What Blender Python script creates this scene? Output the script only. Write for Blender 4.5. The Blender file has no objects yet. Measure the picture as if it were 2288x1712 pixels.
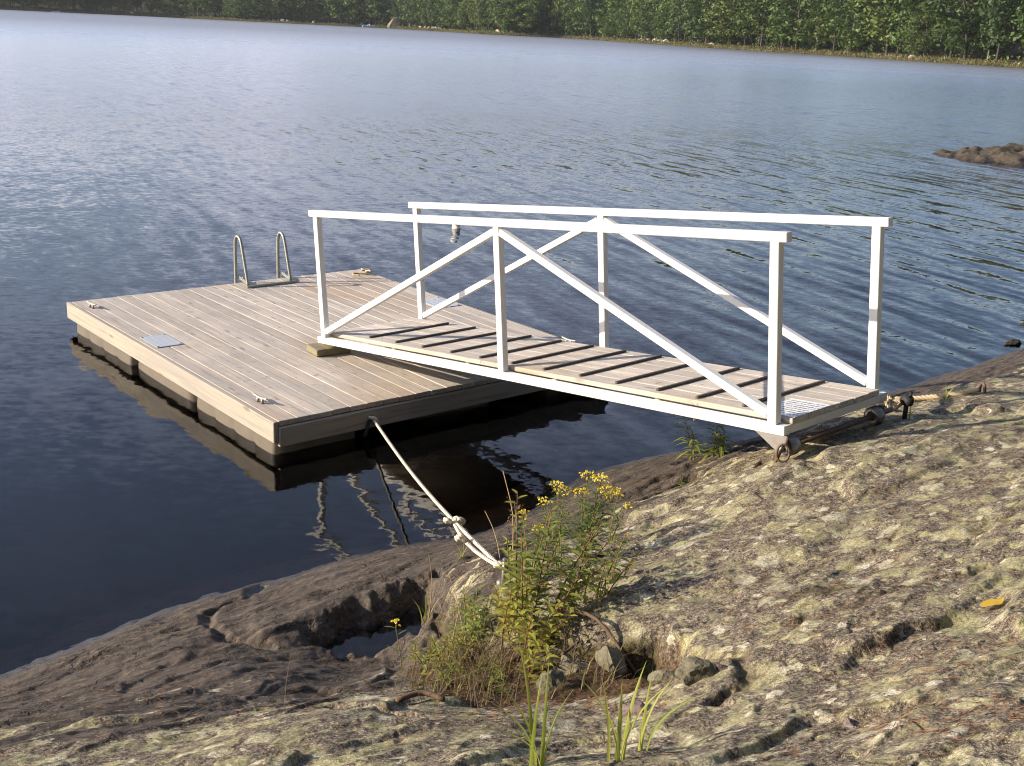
import bpy, bmesh, math, random
import numpy as np
from mathutils import Vector, Matrix, Quaternion

scn = bpy.context.scene
COL = scn.collection
R = math.radians

# ------------------------------------------------------------------ camera
cam = bpy.data.cameras.new('camera'); cam_o = bpy.data.objects.new('camera', cam); COL.objects.link(cam_o)
PITCH, ROLL, HC = .3049, .0486, 2.8228
cp, sp = math.cos(PITCH), math.sin(PITCH); cr, sr = math.cos(ROLL), math.sin(ROLL)
r0 = Vector((1, 0, 0)); u0 = Vector((0, sp, cp)); f0 = Vector((0, cp, -sp))
rt = cr*r0 + sr*u0; up = -sr*r0 + cr*u0
m = Matrix((rt, up, -f0)).transposed().to_4x4(); m.translation = (0, 0, HC)
cam_o.matrix_world = m
cam.sensor_fit = 'HORIZONTAL'; cam.sensor_width = 36; cam.lens = 2522.2/2288*36
cam.clip_start = .05; cam.clip_end = 3000
scn.camera = cam_o

# ------------------------------------------------------------------ sky, sun, exposure
SUN_DIR = Vector((.9145, .1607, -.3713)).normalized()      # the way the light travels
w = bpy.data.worlds.new('World'); scn.world = w; w.use_nodes = True
nt = w.node_tree; bg = nt.nodes['Background']
sky = nt.nodes.new('ShaderNodeTexSky'); sky.sky_type = 'NISHITA'; sky.sun_disc = False
sky.sun_elevation = R(21.8); sky.sun_rotation = R(260.0)
sky.altitude = 60; sky.air_density = 1.0; sky.dust_density = 1.2; sky.ozone_density = 3.4
# thin high veil of cloud over the whole sky, thicker towards the horizon as a flat layer looks
def _wn(t, **k):
    n_ = nt.nodes.new('ShaderNode'+t)
    for a, b in k.items(): setattr(n_, a, b)
    return n_
_tc = _wn('TexCoord'); _sx = _wn('SeparateXYZ'); nt.links.new(_tc.outputs['Generated'], _sx.inputs[0])
_d = _wn('Math', operation='MAXIMUM'); nt.links.new(_sx.outputs[2], _d.inputs[0]); _d.inputs[1].default_value = .0
_e = _wn('Math', operation='ADD'); nt.links.new(_d.outputs[0], _e.inputs[0]); _e.inputs[1].default_value = .12
_cv = _wn('CombineXYZ')
for _k in (0, 1):
    _q = _wn('Math', operation='DIVIDE'); nt.links.new(_sx.outputs[_k], _q.inputs[0]); nt.links.new(_e.outputs[0], _q.inputs[1]); nt.links.new(_q.outputs[0], _cv.inputs[_k])
_nz = _wn('TexNoise'); nt.links.new(_cv.outputs[0], _nz.inputs['Vector']); _nz.inputs['Scale'].default_value = .55; _nz.inputs['Detail'].default_value = 5; _nz.inputs['Distortion'].default_value = .6
_mr = _wn('MapRange'); nt.links.new(_nz.outputs['Fac'], _mr.inputs['Value']); _mr.inputs['From Min'].default_value = .30; _mr.inputs['From Max'].default_value = .72
_th = _wn('Math', operation='DIVIDE'); _th.inputs[0].default_value = .135; nt.links.new(_e.outputs[0], _th.inputs[1])
_cm = _wn('Math', operation='MULTIPLY', use_clamp=True); nt.links.new(_mr.outputs[0], _cm.inputs[0]); nt.links.new(_th.outputs[0], _cm.inputs[1])
_mx = _wn('Mix', data_type='RGBA'); nt.links.new(_cm.outputs[0], _mx.inputs[0]); nt.links.new(sky.outputs[0], _mx.inputs[6]); 
_dt = _wn('VectorMath', operation='DOT_PRODUCT'); nt.links.new(_tc.outputs['Generated'], _dt.inputs[0]); _dt.inputs[1].default_value = tuple(-SUN_DIR)
_ph = _wn('MapRange', interpolation_type='SMOOTHSTEP'); nt.links.new(_dt.outputs['Value'], _ph.inputs['Value']); _ph.inputs['From Min'].default_value = -.6; _ph.inputs['From Max'].default_value = 1.0; _ph.inputs['To Min'].default_value = .72; _ph.inputs['To Max'].default_value = 1.9
_vs = _wn('VectorMath', operation='SCALE'); _vs.inputs[0].default_value = (8.9, 8.1, 9.6); nt.links.new(_ph.outputs[0], _vs.inputs['Scale'])     # veil is brighter towards the sun
nt.links.new(_vs.outputs[0], _mx.inputs[7])
nt.links.new(_mx.outputs[2], bg.inputs[0]); bg.inputs[1].default_value = .112
sun = bpy.data.lights.new('sun', 'SUN'); sun.energy = 5.0; sun.angle = R(.53); sun.color = (1, .85, .66)
sun_o = bpy.data.objects.new('sun', sun); COL.objects.link(sun_o)
sun_o.rotation_euler = SUN_DIR.to_track_quat('-Z', 'Y').to_euler()
scn.view_settings.view_transform = 'Standard'; scn.view_settings.look = 'None'
scn.view_settings.exposure = .70; scn.view_settings.gamma = 1
scn.render.engine = 'CYCLES'
scn.cycles.use_denoising = True; scn.cycles.filter_width = 1.05
scn.cycles.max_bounces = 5; scn.cycles.diffuse_bounces = 3; scn.cycles.glossy_bounces = 3; scn.cycles.transparent_max_bounces = 8; scn.cycles.use_adaptive_sampling = True; scn.cycles.adaptive_threshold = .02
scn.cycles.caustics_reflective = False; scn.cycles.caustics_refractive = False

# ------------------------------------------------------------------ helpers: materials
def mat(name):
    m = bpy.data.materials.new(name); m.use_nodes = True
    t = m.node_tree; t.nodes.clear()
    o = t.nodes.new('ShaderNodeOutputMaterial')
    return m, t, o
class NT:
    """small wrapper that makes node graphs short to write"""
    def __init__(s, t): s.t = t
    def n(s, typ, **k):
        nd = s.t.nodes.new('ShaderNode'+typ)
        for a, b in k.items(): setattr(nd, a, b)
        return nd
    def l(s, a, b): s.t.links.new(a, b)
    def put(s, sock, v):
        if hasattr(v, 'is_linked') or isinstance(v, bpy.types.NodeSocket): s.l(v, sock)
        else: sock.default_value = v
    def math(s, op, a, b=0.0, c=0.0, clamp=False):
        nd = s.n('Math', operation=op); nd.use_clamp = clamp
        s.put(nd.inputs[0], a); s.put(nd.inputs[1], b); s.put(nd.inputs[2], c)
        return nd.outputs[0]
    def vm(s, op, a, b=None, sc=None):
        nd = s.n('VectorMath', operation=op); s.put(nd.inputs[0], a)
        if b is not None: s.put(nd.inputs[1], b)
        if sc is not None: s.put(nd.inputs['Scale'], sc)
        return nd.outputs['Value'] if op in ('DOT_PRODUCT', 'LENGTH') else nd.outputs[0]
    def noise(s, vec, scale, detail=3, rough=.55, dist=0, color=False):
        nd = s.n('TexNoise'); s.put(nd.inputs['Vector'], vec)
        nd.inputs['Scale'].default_value = scale; nd.inputs['Detail'].default_value = detail
        nd.inputs['Roughness'].default_value = rough; nd.inputs['Distortion'].default_value = dist
        return nd.outputs['Color'] if color else nd.outputs['Fac']
    def voro(s, vec, scale, feature='F1', out='Distance'):
        nd = s.n('TexVoronoi', feature=feature); s.put(nd.inputs['Vector'], vec); nd.inputs['Scale'].default_value = scale
        return nd.outputs[out]
    def ramp(s, fac, stops):
        nd = s.n('ValToRGB'); s.put(nd.inputs[0], fac); e = nd.color_ramp.elements
        while len(e) < len(stops): e.new(.5)
        for el, (p, c) in zip(e, stops):
            el.position = p; el.color = (*c, 1) if not isinstance(c, (int, float)) else (c, c, c, 1)
        return nd.outputs[0]
    def step(s, v, a, b):
        nd = s.n('MapRange', interpolation_type='SMOOTHSTEP'); s.put(nd.inputs['Value'], v)
        nd.inputs['From Min'].default_value = a; nd.inputs['From Max'].default_value = b
        return nd.outputs['Result']
    def mix(s, f, a, b, blend='MIX'):
        nd = s.n('Mix', data_type='RGBA', blend_type=blend); s.put(nd.inputs[0], f)
        for k, v in ((6, a), (7, b)):
            s.put(nd.inputs[k], (*v, 1) if isinstance(v, tuple) and len(v) == 3 else v)
        return nd.outputs[2]
    def mapping(s, vec, scale=(1, 1, 1), rot=(0, 0, 0), loc=(0, 0, 0)):
        nd = s.n('Mapping'); s.put(nd.inputs[0], vec); s.put(nd.inputs['Location'], loc)
        nd.inputs['Rotation'].default_value = rot; nd.inputs['Scale'].default_value = scale
        return nd.outputs[0]
    def bump(s, h, strength, dist, normal=None):
        nd = s.n('Bump'); nd.inputs['Strength'].default_value = strength; nd.inputs['Distance'].default_value = dist
        s.put(nd.inputs['Height'], h)
        if normal is not None: s.l(normal, nd.inputs['Normal'])
        return nd.outputs[0]
    def bsdf(s, color, rough=.6, normal=None, metallic=0, spec=.5, **k):
        nd = s.n('BsdfPrincipled'); s.put(nd.inputs['Base Color'], (*color, 1) if isinstance(color, tuple) and len(color) == 3 else color)
        s.put(nd.inputs['Roughness'], rough); nd.inputs['Metallic'].default_value = metallic
        s.put(nd.inputs['Specular IOR Level'], spec)
        if normal is not None: s.l(normal, nd.inputs['Normal'])
        return nd.outputs[0]
def pos(g): return g.n('NewGeometry').outputs['Position']
def objc(g): return g.n('TexCoord').outputs['Object']
def objrand(g): return g.n('ObjectInfo').outputs['Random']

def m_wood(name, tint, axis=0, grain=1.0, stain=True, dark=.5):
    """weathered lumber: grain along local axis, per board tone, knots, grey and tan patches"""
    m, t, o = mat(name); g = NT(t)
    rnd = objrand(g)
    off = g.n('CombineXYZ'); 
    for k, f in enumerate((37.0, 91.0, 53.0)): g.l(g.math('MULTIPLY', rnd, f), off.inputs[k])
    c = g.vm('ADD', objc(g), off.outputs[0])
    sc = [40, 40, 40]; sc[axis] = 1.6
    fine = g.noise(g.mapping(c, tuple(sc)), 1.0*grain, 5, .65, .3)
    sc2 = [9, 9, 9]; sc2[axis] = .9
    broad = g.noise(g.mapping(c, tuple(sc2)), 1.0, 4, .6, .6)
    col = g.ramp(fine, [(.30, tuple(x*dark for x in tint)), (.47, tint), (.7, tuple(min(1, x*1.18) for x in tint))])
    grey = tuple(sum(tint)/3*k for k in (.92, .86, .80))
    col = g.mix(g.step(broad, .40, .66), col, g.mix(.6, col, grey))
    sck = [14, 14, 14]; sck[axis] = 4
    kn = g.voro(g.mapping(c, tuple(sck)), .55)
    knot = g.step(kn, .16, .05)
    col = g.mix(g.math('MULTIPLY', knot, .55), col, (.10, .07, .05))
    P = pos(g)
    if stain:
        st = g.step(g.noise(P, .9, 3, .6), .50, .68)
        col = g.mix(g.math('MULTIPLY', st, .5), col, (.40, .27, .15))
        spot = g.step(g.noise(g.mapping(P, (1, 1.6, 1), (0, 0, .7)), 13, 4, .7), .60, .68)
        col = g.mix(g.math('MULTIPLY', spot, .60), col, (.15, .13, .115))
        wash = g.step(g.noise(P, 2.6, 5, .68), .46, .62)
        col = g.mix(g.math('MULTIPLY', wash, .45), col, (.36, .335, .305))
    tone = g.math('MULTIPLY_ADD', rnd, .20, .90)
    v = g.n('HueSaturation'); g.l(tone, v.inputs['Value']); g.l(col, v.inputs['Color']); v.inputs['Saturation'].default_value = .92
    h = g.math('ADD', g.math('MULTIPLY', fine, .6), g.math('MULTIPLY', broad, .6))
    g.l(g.bsdf(v.outputs[0], .82, g.bump(h, .55, .004), spec=.25), o.inputs[0])
    return m

def m_paint(name, c, rough=.45, dirt=.25):
    m, t, o = mat(name); g = NT(t); P = pos(g)
    n1 = g.noise(P, 7, 5, .65); n2 = g.noise(P, 60, 3, .6)
    col = g.mix(g.math('MULTIPLY', g.step(n1, .5, .75), dirt), c, tuple(x*k for x, k in zip(c, (.80, .77, .70))))
    sp_ = g.step(g.noise(P, 38, 2, .5), .70, .74)
    col = g.mix(g.math('MULTIPLY', sp_, dirt*1.2), col, (.30, .22, .15))
    g.l(g.bsdf(col, rough, g.bump(n2, .12, .002)), o.inputs[0]); return m

def m_metal(name, c, rough=.5, rust=.3, metallic=.7):
    m, t, o = mat(name); g = NT(t); P = pos(g)
    n1 = g.noise(P, 25, 5, .7); n2 = g.noise(P, 120, 3, .6)
    col = g.mix(g.math('MULTIPLY', g.step(n1, .45, .7), rust), c, (.14, .075, .04))
    col = g.mix(g.math('MULTIPLY', g.step(n2, .5, .75), .35), col, tuple(x*.55 for x in c))
    g.l(g.bsdf(col, g.math('MULTIPLY_ADD', n1, .3, rough-.15), g.bump(n2, .2, .002), metallic), o.inputs[0]); return m

def m_plain(name, c, rough=.7, var=.3, scale=20, bump=.2, sat_rand=0):
    m, t, o = mat(name); g = NT(t); P = pos(g)
    n1 = g.noise(P, scale, 4, .65)
    col = g.mix(n1, tuple(x*(1-var) for x in c), tuple(min(1, x*(1+var)) for x in c))
    g.l(g.bsdf(col, rough, g.bump(n1, bump, .004), spec=.3), o.inputs[0]); return m

def m_leaf(name, a, b, scale=9, trans=.35, dry=None, objvar=.5):
    """thin leaf: two greens mixed by position and by object, some light passes through"""
    m, t, o = mat(name); g = NT(t); P = pos(g)
    f = g.math('ADD', g.math('MULTIPLY', g.noise(P, scale, 2, .5), 1.0), g.math('MULTIPLY', g.math('SUBTRACT', objrand(g), .5), objvar))
    col = g.mix(g.step(f, .25, .75), a, b)
    if dry: col = g.mix(g.math('MULTIPLY', g.step(g.noise(P, scale*2.3, 2, .5), .56, .64), .85), col, dry)
    d = g.bsdf(col, .55, spec=.35)
    tr = g.n('BsdfTranslucent'); g.l(g.mix(.5, col, tuple(x*1.4 for x in b)), tr.inputs[0])
    mx = g.n('MixShader'); mx.inputs[0].default_value = trans
    g.l(d, mx.inputs[1]); g.l(tr.outputs[0], mx.inputs[2]); g.l(mx.outputs[0], o.inputs[0]); return m

def m_print(name, base, ink, rows, amount, sx, sy, seed=0.0, metallic=0.0):
    """flat plate with rows of small weathered lettering too worn to read"""
    m, t, o = mat(name); g = NT(t); c = objc(g)
    s = g.n('SeparateXYZ'); g.l(c, s.inputs[0])
    X = g.math('DIVIDE', s.outputs[0], sx); Y = g.math('DIVIDE', s.outputs[1], sy)       # -0.5 .. 0.5
    row = g.math('FRACT', g.math('MULTIPLY_ADD', Y, rows, 100.0))
    inrow = g.math('MULTIPLY', g.step(row, .22, .30), g.step(row, .80, .72))
    cv = g.n('CombineXYZ'); g.l(g.math('MULTIPLY', X, 34.0), cv.inputs[0]); g.l(g.math('FLOOR', g.math('MULTIPLY_ADD', Y, rows, 100.0)), cv.inputs[1])
    cv.inputs[2].default_value = seed
    letters = g.step(g.noise(cv.outputs[0], 1.0, 2, .6), .62-amount*.3, .66-amount*.3)
    inside = g.math('MULTIPLY', g.step(g.math('ABSOLUTE', X), .43, .41), g.step(g.math('ABSOLUTE', Y), .44, .42))
    f = g.math('MULTIPLY', g.math('MULTIPLY', inrow, letters), inside)
    wear = g.noise(pos(g), 30, 4, .7)
    f = g.math('MULTIPLY', f, g.step(wear, .30, .5))
    bc = g.mix(g.math('MULTIPLY', g.step(wear, .5, .8), .4), base, tuple(x*.7 for x in base))
    g.l(g.bsdf(g.mix(f, bc, ink), .42, metallic=metallic), o.inputs[0]); return m

# ------------------------------------------------------------------ helpers: meshes and objects
def tag(o, label=None, cat=None, group=None, kind=None):
    if label: o['label'] = label
    if cat: o['category'] = cat
    if group: o['group'] = group
    if kind: o['kind'] = kind
    return o
def empty(name, loc=(0, 0, 0), rz=0.0):
    o = bpy.data.objects.new(name, None); o.empty_display_size = .1; COL.objects.link(o)
    o.location = loc; o.rotation_euler = (0, 0, rz); return o
def place(name, me, parent=None, loc=(0, 0, 0), rot=(0, 0, 0), scale=(1, 1, 1)):
    o = bpy.data.objects.new(name, me); COL.objects.link(o)
    o.parent = parent; o.location = loc; o.rotation_euler = rot; o.scale = scale; return o
def mk(name, V, F, m, smooth=False):
    me = bpy.data.meshes.new(name)
    if isinstance(V, np.ndarray): V = V.tolist()
    if isinstance(F, np.ndarray): F = F.tolist()
    me.from_pydata(V, [], F); me.update()
    if m: me.materials.append(m)
    if smooth: me.polygons.foreach_set('use_smooth', [True]*len(me.polygons))
    return me
def grid_mesh(name, V, nu, nv, keep=None, m=None):
    """V: (nu*nv,3) array, row-major"""
    i = np.arange(nu-1)[:, None]*nv+np.arange(nv-1)[None, :]
    F = np.stack([i, i+1, i+nv+1, i+nv], -1).reshape(-1, 4)
    if keep is not None: F = F[keep[F].any(1)]
    used = np.unique(F); remap = np.full(len(V), -1); remap[used] = np.arange(len(used)); F = remap[F]; V = V[used]
    me = bpy.data.meshes.new(name)
    me.vertices.add(len(V)); me.vertices.foreach_set('co', V.astype(np.float32).ravel())
    me.loops.add(F.size); me.loops.foreach_set('vertex_index', F.astype(np.int32).ravel())
    me.polygons.add(len(F)); me.polygons.foreach_set('loop_start', np.arange(0, F.size, 4, dtype=np.int32))
    me.polygons.foreach_set('use_smooth', np.ones(len(F), bool))
    me.update(calc_edges=True); me.validate()
    if m: me.materials.append(m)
    return me, used
def box_me(name, size, m, bev=.004, seg=1, jitter=0.0, rnd=None):
    bm = bmesh.new(); bmesh.ops.create_cube(bm, size=1)
    for v in bm.verts: v.co = Vector((v.co.x*size[0], v.co.y*size[1], v.co.z*size[2]))
    if bev: bmesh.ops.bevel(bm, geom=bm.edges[:], offset=bev, segments=seg, affect='EDGES', profile=.5)
    if jitter:
        for v in bm.verts: v.co += Vector((rnd.uniform(-1, 1), rnd.uniform(-1, 1), rnd.uniform(-1, 1)))*jitter
    me = bpy.data.meshes.new(name); bm.to_mesh(me); bm.free(); me.materials.append(m); return me
def box(name, lo, hi, m, parent=None, bev=.004, seg=1):
    lo = Vector(lo); hi = Vector(hi)
    return place(name, box_me(name, hi-lo, m, bev, seg), parent, (lo+hi)/2)
def bar(name, a, b, wid, hei, m, parent=None, bev=.004, upv=(0, 0, 1)):
    """square bar from a to b: wid sideways, hei along upv"""
    a = Vector(a); b = Vector(b); x = (b-a).normalized(); u = Vector(upv); y = u.cross(x).normalized(); z = x.cross(y)
    o = place(name, box_me(name, Vector(((b-a).length, wid, hei)), m, bev), parent)
    M = Matrix((x, y, z)).transposed().to_4x4(); M.translation = (a+b)/2; o.matrix_local = M; return o
def tube_geo(pts, rad, n=8, cap=True, V=None, F=None):
    V = [] if V is None else V; F = [] if F is None else F
    pts = [Vector(p) for p in pts]; rads = rad if isinstance(rad, (list, tuple)) else [rad]*len(pts)
    t0 = (pts[1]-pts[0]).normalized(); nrm = t0.orthogonal().normalized(); b0 = len(V)
    for i, p in enumerate(pts):
        t = ((pts[min(i+1, len(pts)-1)]-pts[max(i-1, 0)])).normalized()
        nrm = (nrm-t*nrm.dot(t)).normalized(); bi = t.cross(nrm)
        for k in range(n):
            a = 2*math.pi*k/n; V.append(tuple(p+(nrm*math.cos(a)+bi*math.sin(a))*rads[i]))
    for i in range(len(pts)-1):
        for k in range(n):
            a = b0+i*n+k; b = b0+i*n+(k+1) % n; F.append((a, b, b+n, a+n))
    if cap: F.append(tuple(b0+k for k in range(n))[::-1]); e = b0+(len(pts)-1)*n; F.append(tuple(e+k for k in range(n)))
    return V, F
def tube(name, pts, rad, m, parent=None, n=8, smooth=True):
    V, F = tube_geo(pts, rad, n); return place(name, mk(name, V, F, m, smooth), parent)
def bez(pts, k=8):
    """Catmull-Rom through points"""
    P = [Vector(p) for p in pts]; P = [P[0]*2-P[1]]+P+[P[-1]*2-P[-2]]; out = []
    for i in range(1, len(P)-2):
        for j in range(k):
            t = j/k; a, b, c, d = P[i-1:i+3]
            out.append(.5*((2*b)+(c-a)*t+(2*a-5*b+4*c-d)*t*t+(3*b-a-3*c+d)*t**3))
    out.append(P[-2]); return out
def rope_geo(path, rad, pitch, V=None, F=None, strands=3):
    """twisted rope: strands wound round the path"""
    V = [] if V is None else V; F = [] if F is None else F
    path = [Vector(p) for p in path]; L = [0]
    for a, b in zip(path, path[1:]): L.append(L[-1]+(b-a).length)
    step = pitch/9; N = max(4, int(L[-1]/step)); j = 0; pts = []; nr = (path[1]-path[0]).orthogonal().normalized(); fr = []
    for i in range(N+1):
        s = L[-1]*i/N
        while j < len(L)-2 and L[j+1] < s: j += 1
        t = (s-L[j])/max(1e-6, L[j+1]-L[j]); p = path[j].lerp(path[j+1], t); tg = (path[j+1]-path[j]).normalized()
        nr = (nr-tg*nr.dot(tg)).normalized(); fr.append((p, nr.copy(), tg.cross(nr), s))
    for k in range(strands):
        tube_geo([p+(n*math.cos(2*math.pi*(s/pitch+k/strands))+b*math.sin(2*math.pi*(s/pitch+k/strands)))*rad*.5 for p, n, b, s in fr], rad*.56, 5, True, V, F)
    return V, F
def lathe(name, prof, m, parent=None, n=20, axis='z', loc=(0, 0, 0), smooth=True):
    V = []; F = []
    for r, z in prof:
        for k in range(n):
            a = 2*math.pi*k/n; c, s = r*math.cos(a), r*math.sin(a)
            V.append((c, s, z) if axis == 'z' else (c, z, s))
    for i in range(len(prof)-1):
        for k in range(n):
            a = i*n+k; b = i*n+(k+1) % n; F.append((a, b, b+n, a+n))
    F.append(tuple(range(n))); F.append(tuple(range((len(prof)-1)*n, len(prof)*n)))
    return place(name, mk(name, V, F, m, smooth), parent, loc)

# ------------------------------------------------------------------ numpy noise
def pnoise(x, y, seed=0):
    xi = np.floor(x).astype(np.int64); yi = np.floor(y).astype(np.int64); xf = x-xi; yf = y-yi
    def gr(i, j, dx, dy):
        h = (i*374761393+j*668265263+seed*982451653) & 0x7fffffff
        h = ((h ^ (h >> 13))*1274126177) & 0x7fffffff; h = (h ^ (h >> 16)) & 1023
        a = h*(2*math.pi/1024); return np.cos(a)*dx+np.sin(a)*dy
    u = xf*xf*xf*(xf*(xf*6-15)+10); v = yf*yf*yf*(yf*(yf*6-15)+10)
    n00 = gr(xi, yi, xf, yf); n10 = gr(xi+1, yi, xf-1, yf); n01 = gr(xi, yi+1, xf, yf-1); n11 = gr(xi+1, yi+1, xf-1, yf-1)
    return (n00*(1-u)+n10*u)*(1-v)+(n01*(1-u)+n11*u)*v
def facets(x, y, seed):
    """fractured blocks: a slightly tilted plane for each irregular cell"""
    xi = np.floor(x).astype(np.int64); yi = np.floor(y).astype(np.int64); out = np.zeros_like(x); ws_ = np.full(x.shape, 1e-9)
    def h(i, j, k):
        v = (i*374761393+j*668265263+(seed+k)*982451653) & 0x7fffffff; v = ((v ^ (v >> 13))*1274126177) & 0x7fffffff; return ((v ^ (v >> 16)) & 4095)/4095.
    for di in (-1, 0, 1):
        for dj in (-1, 0, 1):
            i, j = xi+di, yi+dj; dx = x-(i+h(i, j, 0)); dy = y-(j+h(i, j, 1)); w_ = np.exp(-40*(dx*dx+dy*dy))
            out += w_*((h(i, j, 2)-.5)*dx*1.6+(h(i, j, 3)-.5)*dy*1.6+(h(i, j, 4)-.5)*.6); ws_ += w_
    return out/ws_
def fbm(x, y, oct=4, seed=0, g=.5):
    a = 1; s = 0
    for k in range(oct): s = s+a*pnoise(x*2**k, y*2**k, seed+k*17); a *= g
    return s
def sstep(v, a, b):
    t = np.clip((v-a)/(b-a), 0, 1); return t*t*(3-2*t)
# ------------------------------------------------------------------ the shore rock's height (metres above the lake)
CTRL = np.array([(-1.492,2.89,0.62),(-1.046,2.788,0.72),(-0.61,2.603,0.88),(-0.233,2.469,1.0),(0.046,2.382,1.08),(0.414,2.247,1.2),(0.779,2.111,1.32),(1.093,1.999,1.42),(-1.794,3.512,0.36),(-1.267,3.407,0.46),(-0.736,3.154,0.66),(-0.277,2.909,0.82),(0.058,2.959,0.82),(0.328,2.952,0.84),(0.595,2.76,1.0),(0.897,2.488,1.2),(1.229,2.293,1.35),(-1.792,3.872,0.2),(-1.522,4.125,0.18),(-1.164,4.062,0.26),(-0.837,3.991,0.27),(-0.523,3.953,0.27),(-0.236,3.453,0.56),(0.061,3.621,0.58),(0.294,3.481,0.68),(0.457,3.302,0.8),(0.619,3.075,0.95),(0.898,2.906,1.07),(1.374,2.61,1.28),(-1.737,4.454,0.09),(-1.49,4.639,0.1),(-1.203,4.499,0.15),(-0.993,4.279,0.18),(-0.786,4.426,0.125),(-0.585,4.415,0.12),(-0.433,4.389,0.14),(-0.67,4.2,0.17),(-0.215,4.127,0.42),(-0.066,4.037,0.48),(0.228,3.823,0.62),(0.534,3.593,0.77),(0.881,3.409,0.93),(1.236,3.162,1.09),(1.552,2.999,1.2),(-1.062,4.537,0.17),(-0.942,4.727,0.17),(-0.829,4.781,0.175),(-0.737,4.87,0.175),(-0.62,4.955,0.175),(-0.52,5.04,0.18),(-0.412,5.07,0.19),(-1.083,4.883,0.13),(-0.833,5.08,0.15),(-0.522,5.312,0.15),(-0.292,5.334,0.19),(-0.254,4.712,0.36),(-0.129,4.653,0.42),(0.055,4.595,0.46),(0.262,4.797,0.46),(0.489,5.066,0.46),(0.311,6.005,0.15),(0.517,6.044,0.2),(0.811,5.973,0.33),(0.675,4.833,0.58),(0.832,3.978,0.8),(1.0,4.947,0.66),(1.152,5.82,0.52),(1.026,6.617,0.22),(0.768,6.789,0.1),(1.12,3.777,0.92),(1.332,4.629,0.82),(1.507,5.561,0.745),(1.369,6.303,0.45),(1.437,6.048,0.58),(2.12,6.102,0.745),(1.831,5.877,0.745),(1.754,4.747,0.9),(1.458,3.836,1.0),(1.8,3.571,1.15),(2.185,4.447,1.05),(2.518,5.211,0.98),(2.476,5.869,0.86),(3.027,6.371,0.85),(2.759,6.944,0.66),(3.341,7.657,0.55),(3.876,8.246,0.5),(2.895,7.699,0.45),(-2.186,4.316,0.0),(-2.064,4.467,0.0),(-1.887,4.685,0.0),(-1.693,4.939,0.0),(-1.445,5.154,0.0),(-1.118,5.381,0.0),(-0.864,5.609,0.0),(-0.483,5.855,0.0),(-0.157,5.999,0.0),(0.192,6.461,0.0),(0.481,6.951,0.0),(0.9,7.349,0.0),(1.324,7.59,0.0),(1.799,7.898,0.0),(3.482,9.442,0.0),(4.069,9.985,0.0),(5.104,10.962,0.0),(-2.434,4.628,-0.14),(-2.992,5.33,-0.75),(-4.17,6.812,-1.9),(-2.135,4.997,-0.14),(-2.693,5.699,-0.75),(-3.871,7.181,-1.9),(-1.693,5.466,-0.14),(-2.251,6.168,-0.75),(-3.429,7.65,-1.9),(-1.112,5.921,-0.14),(-1.67,6.623,-0.75),(-2.848,8.105,-1.9),(-0.405,6.311,-0.14),(-0.963,7.013,-0.75),(-2.141,8.495,-1.9),(0.233,7.263,-0.14),(-0.325,7.965,-0.75),(-1.503,9.447,-1.9),(1.076,7.902,-0.14),(0.518,8.604,-0.75),(-0.66,10.086,-1.9),(3.234,9.754,-0.14),(2.676,10.456,-0.75),(1.498,11.938,-1.9),(4.856,11.274,-0.14),(4.298,11.976,-0.75),(3.12,13.458,-1.9),(0.0,0.0,1.3),(-1.5,0.3,1.0),(-2.2,2.2,0.55),(-3.2,2.0,0.3),(-3.3,3.4,-0.05),(-4.2,3.2,-0.35),(2.5,0.0,1.6),(3.6,3.0,1.4),(4.5,5.5,1.15),(5.5,8.5,0.8),(6.3,11.2,0.25),(7.5,13.0,0.0),(6.8,14.5,-0.8),(9.0,12.0,0.5),(0.0,-3.0,1.7),(-4.0,-2.0,1.2),(4.0,-3.0,2.0),(9.0,6.0,1.6)])
def _tps(r2): return .5*r2*np.log(r2+1e-9)
def _fit():
    P = CTRL; n = len(P); d2 = ((P[:, None, :2]-P[None, :, :2])**2).sum(-1)
    K = _tps(d2)+np.eye(n)*.004; Q = np.c_[np.ones(n), P[:, :2]]
    A = np.block([[K, Q], [Q.T, np.zeros((3, 3))]]); return np.linalg.solve(A, np.r_[P[:, 2], 0, 0, 0])
_W = _fit()
def base_h(x, y):
    out = np.empty_like(x)
    for i in range(0, len(x), 40000):
        X = x[i:i+40000]; Y = y[i:i+40000]
        d2 = (X[:, None]-CTRL[None, :, 0])**2+(Y[:, None]-CTRL[None, :, 1])**2
        out[i:i+40000] = _tps(d2)@_W[:len(CTRL)]+_W[-3]+_W[-2]*X+_W[-1]*Y
    return out
def seg_d(x, y, pts):
    d = np.full_like(x, 1e9)
    for (ax, ay), (bx, by) in zip(pts, pts[1:]):
        dx, dy = bx-ax, by-ay; t = np.clip(((x-ax)*dx+(y-ay)*dy)/(dx*dx+dy*dy), 0, 1)
        d = np.minimum(d, np.hypot(x-ax-t*dx, y-ay-t*dy))
    return d
def poly_sd(x, y, pts):
    d = seg_d(x, y, pts+[pts[0]]); ins = np.zeros(x.shape, bool); q = pts[-1]
    for p in pts:
        c = ((p[1] > y) != (q[1] > y)) & (x < (q[0]-p[0])*(y-p[1])/(q[1]-p[1]+1e-12)+p[0]); ins ^= c; q = p
    return np.where(ins, -d, d)
POOL = [(-.92, 4.58), (-.84, 4.68), (-.74, 4.79), (-.60, 4.90), (-.47, 5.0), (-.34, 5.04), (-.27, 4.94), (-.30, 4.72), (-.36, 4.52), (-.50, 4.43), (-.68, 4.45), (-.86, 4.50)]
HOLLOW = [(-.42, 4.36), (-.16, 4.1), (.06, 3.92), (.30, 3.86), (.52, 3.66), (.62, 3.42), (.60, 3.22), (.40, 3.14), (.16, 3.22), (-.12, 3.36), (-.28, 3.6), (-.40, 3.95)]
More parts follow.
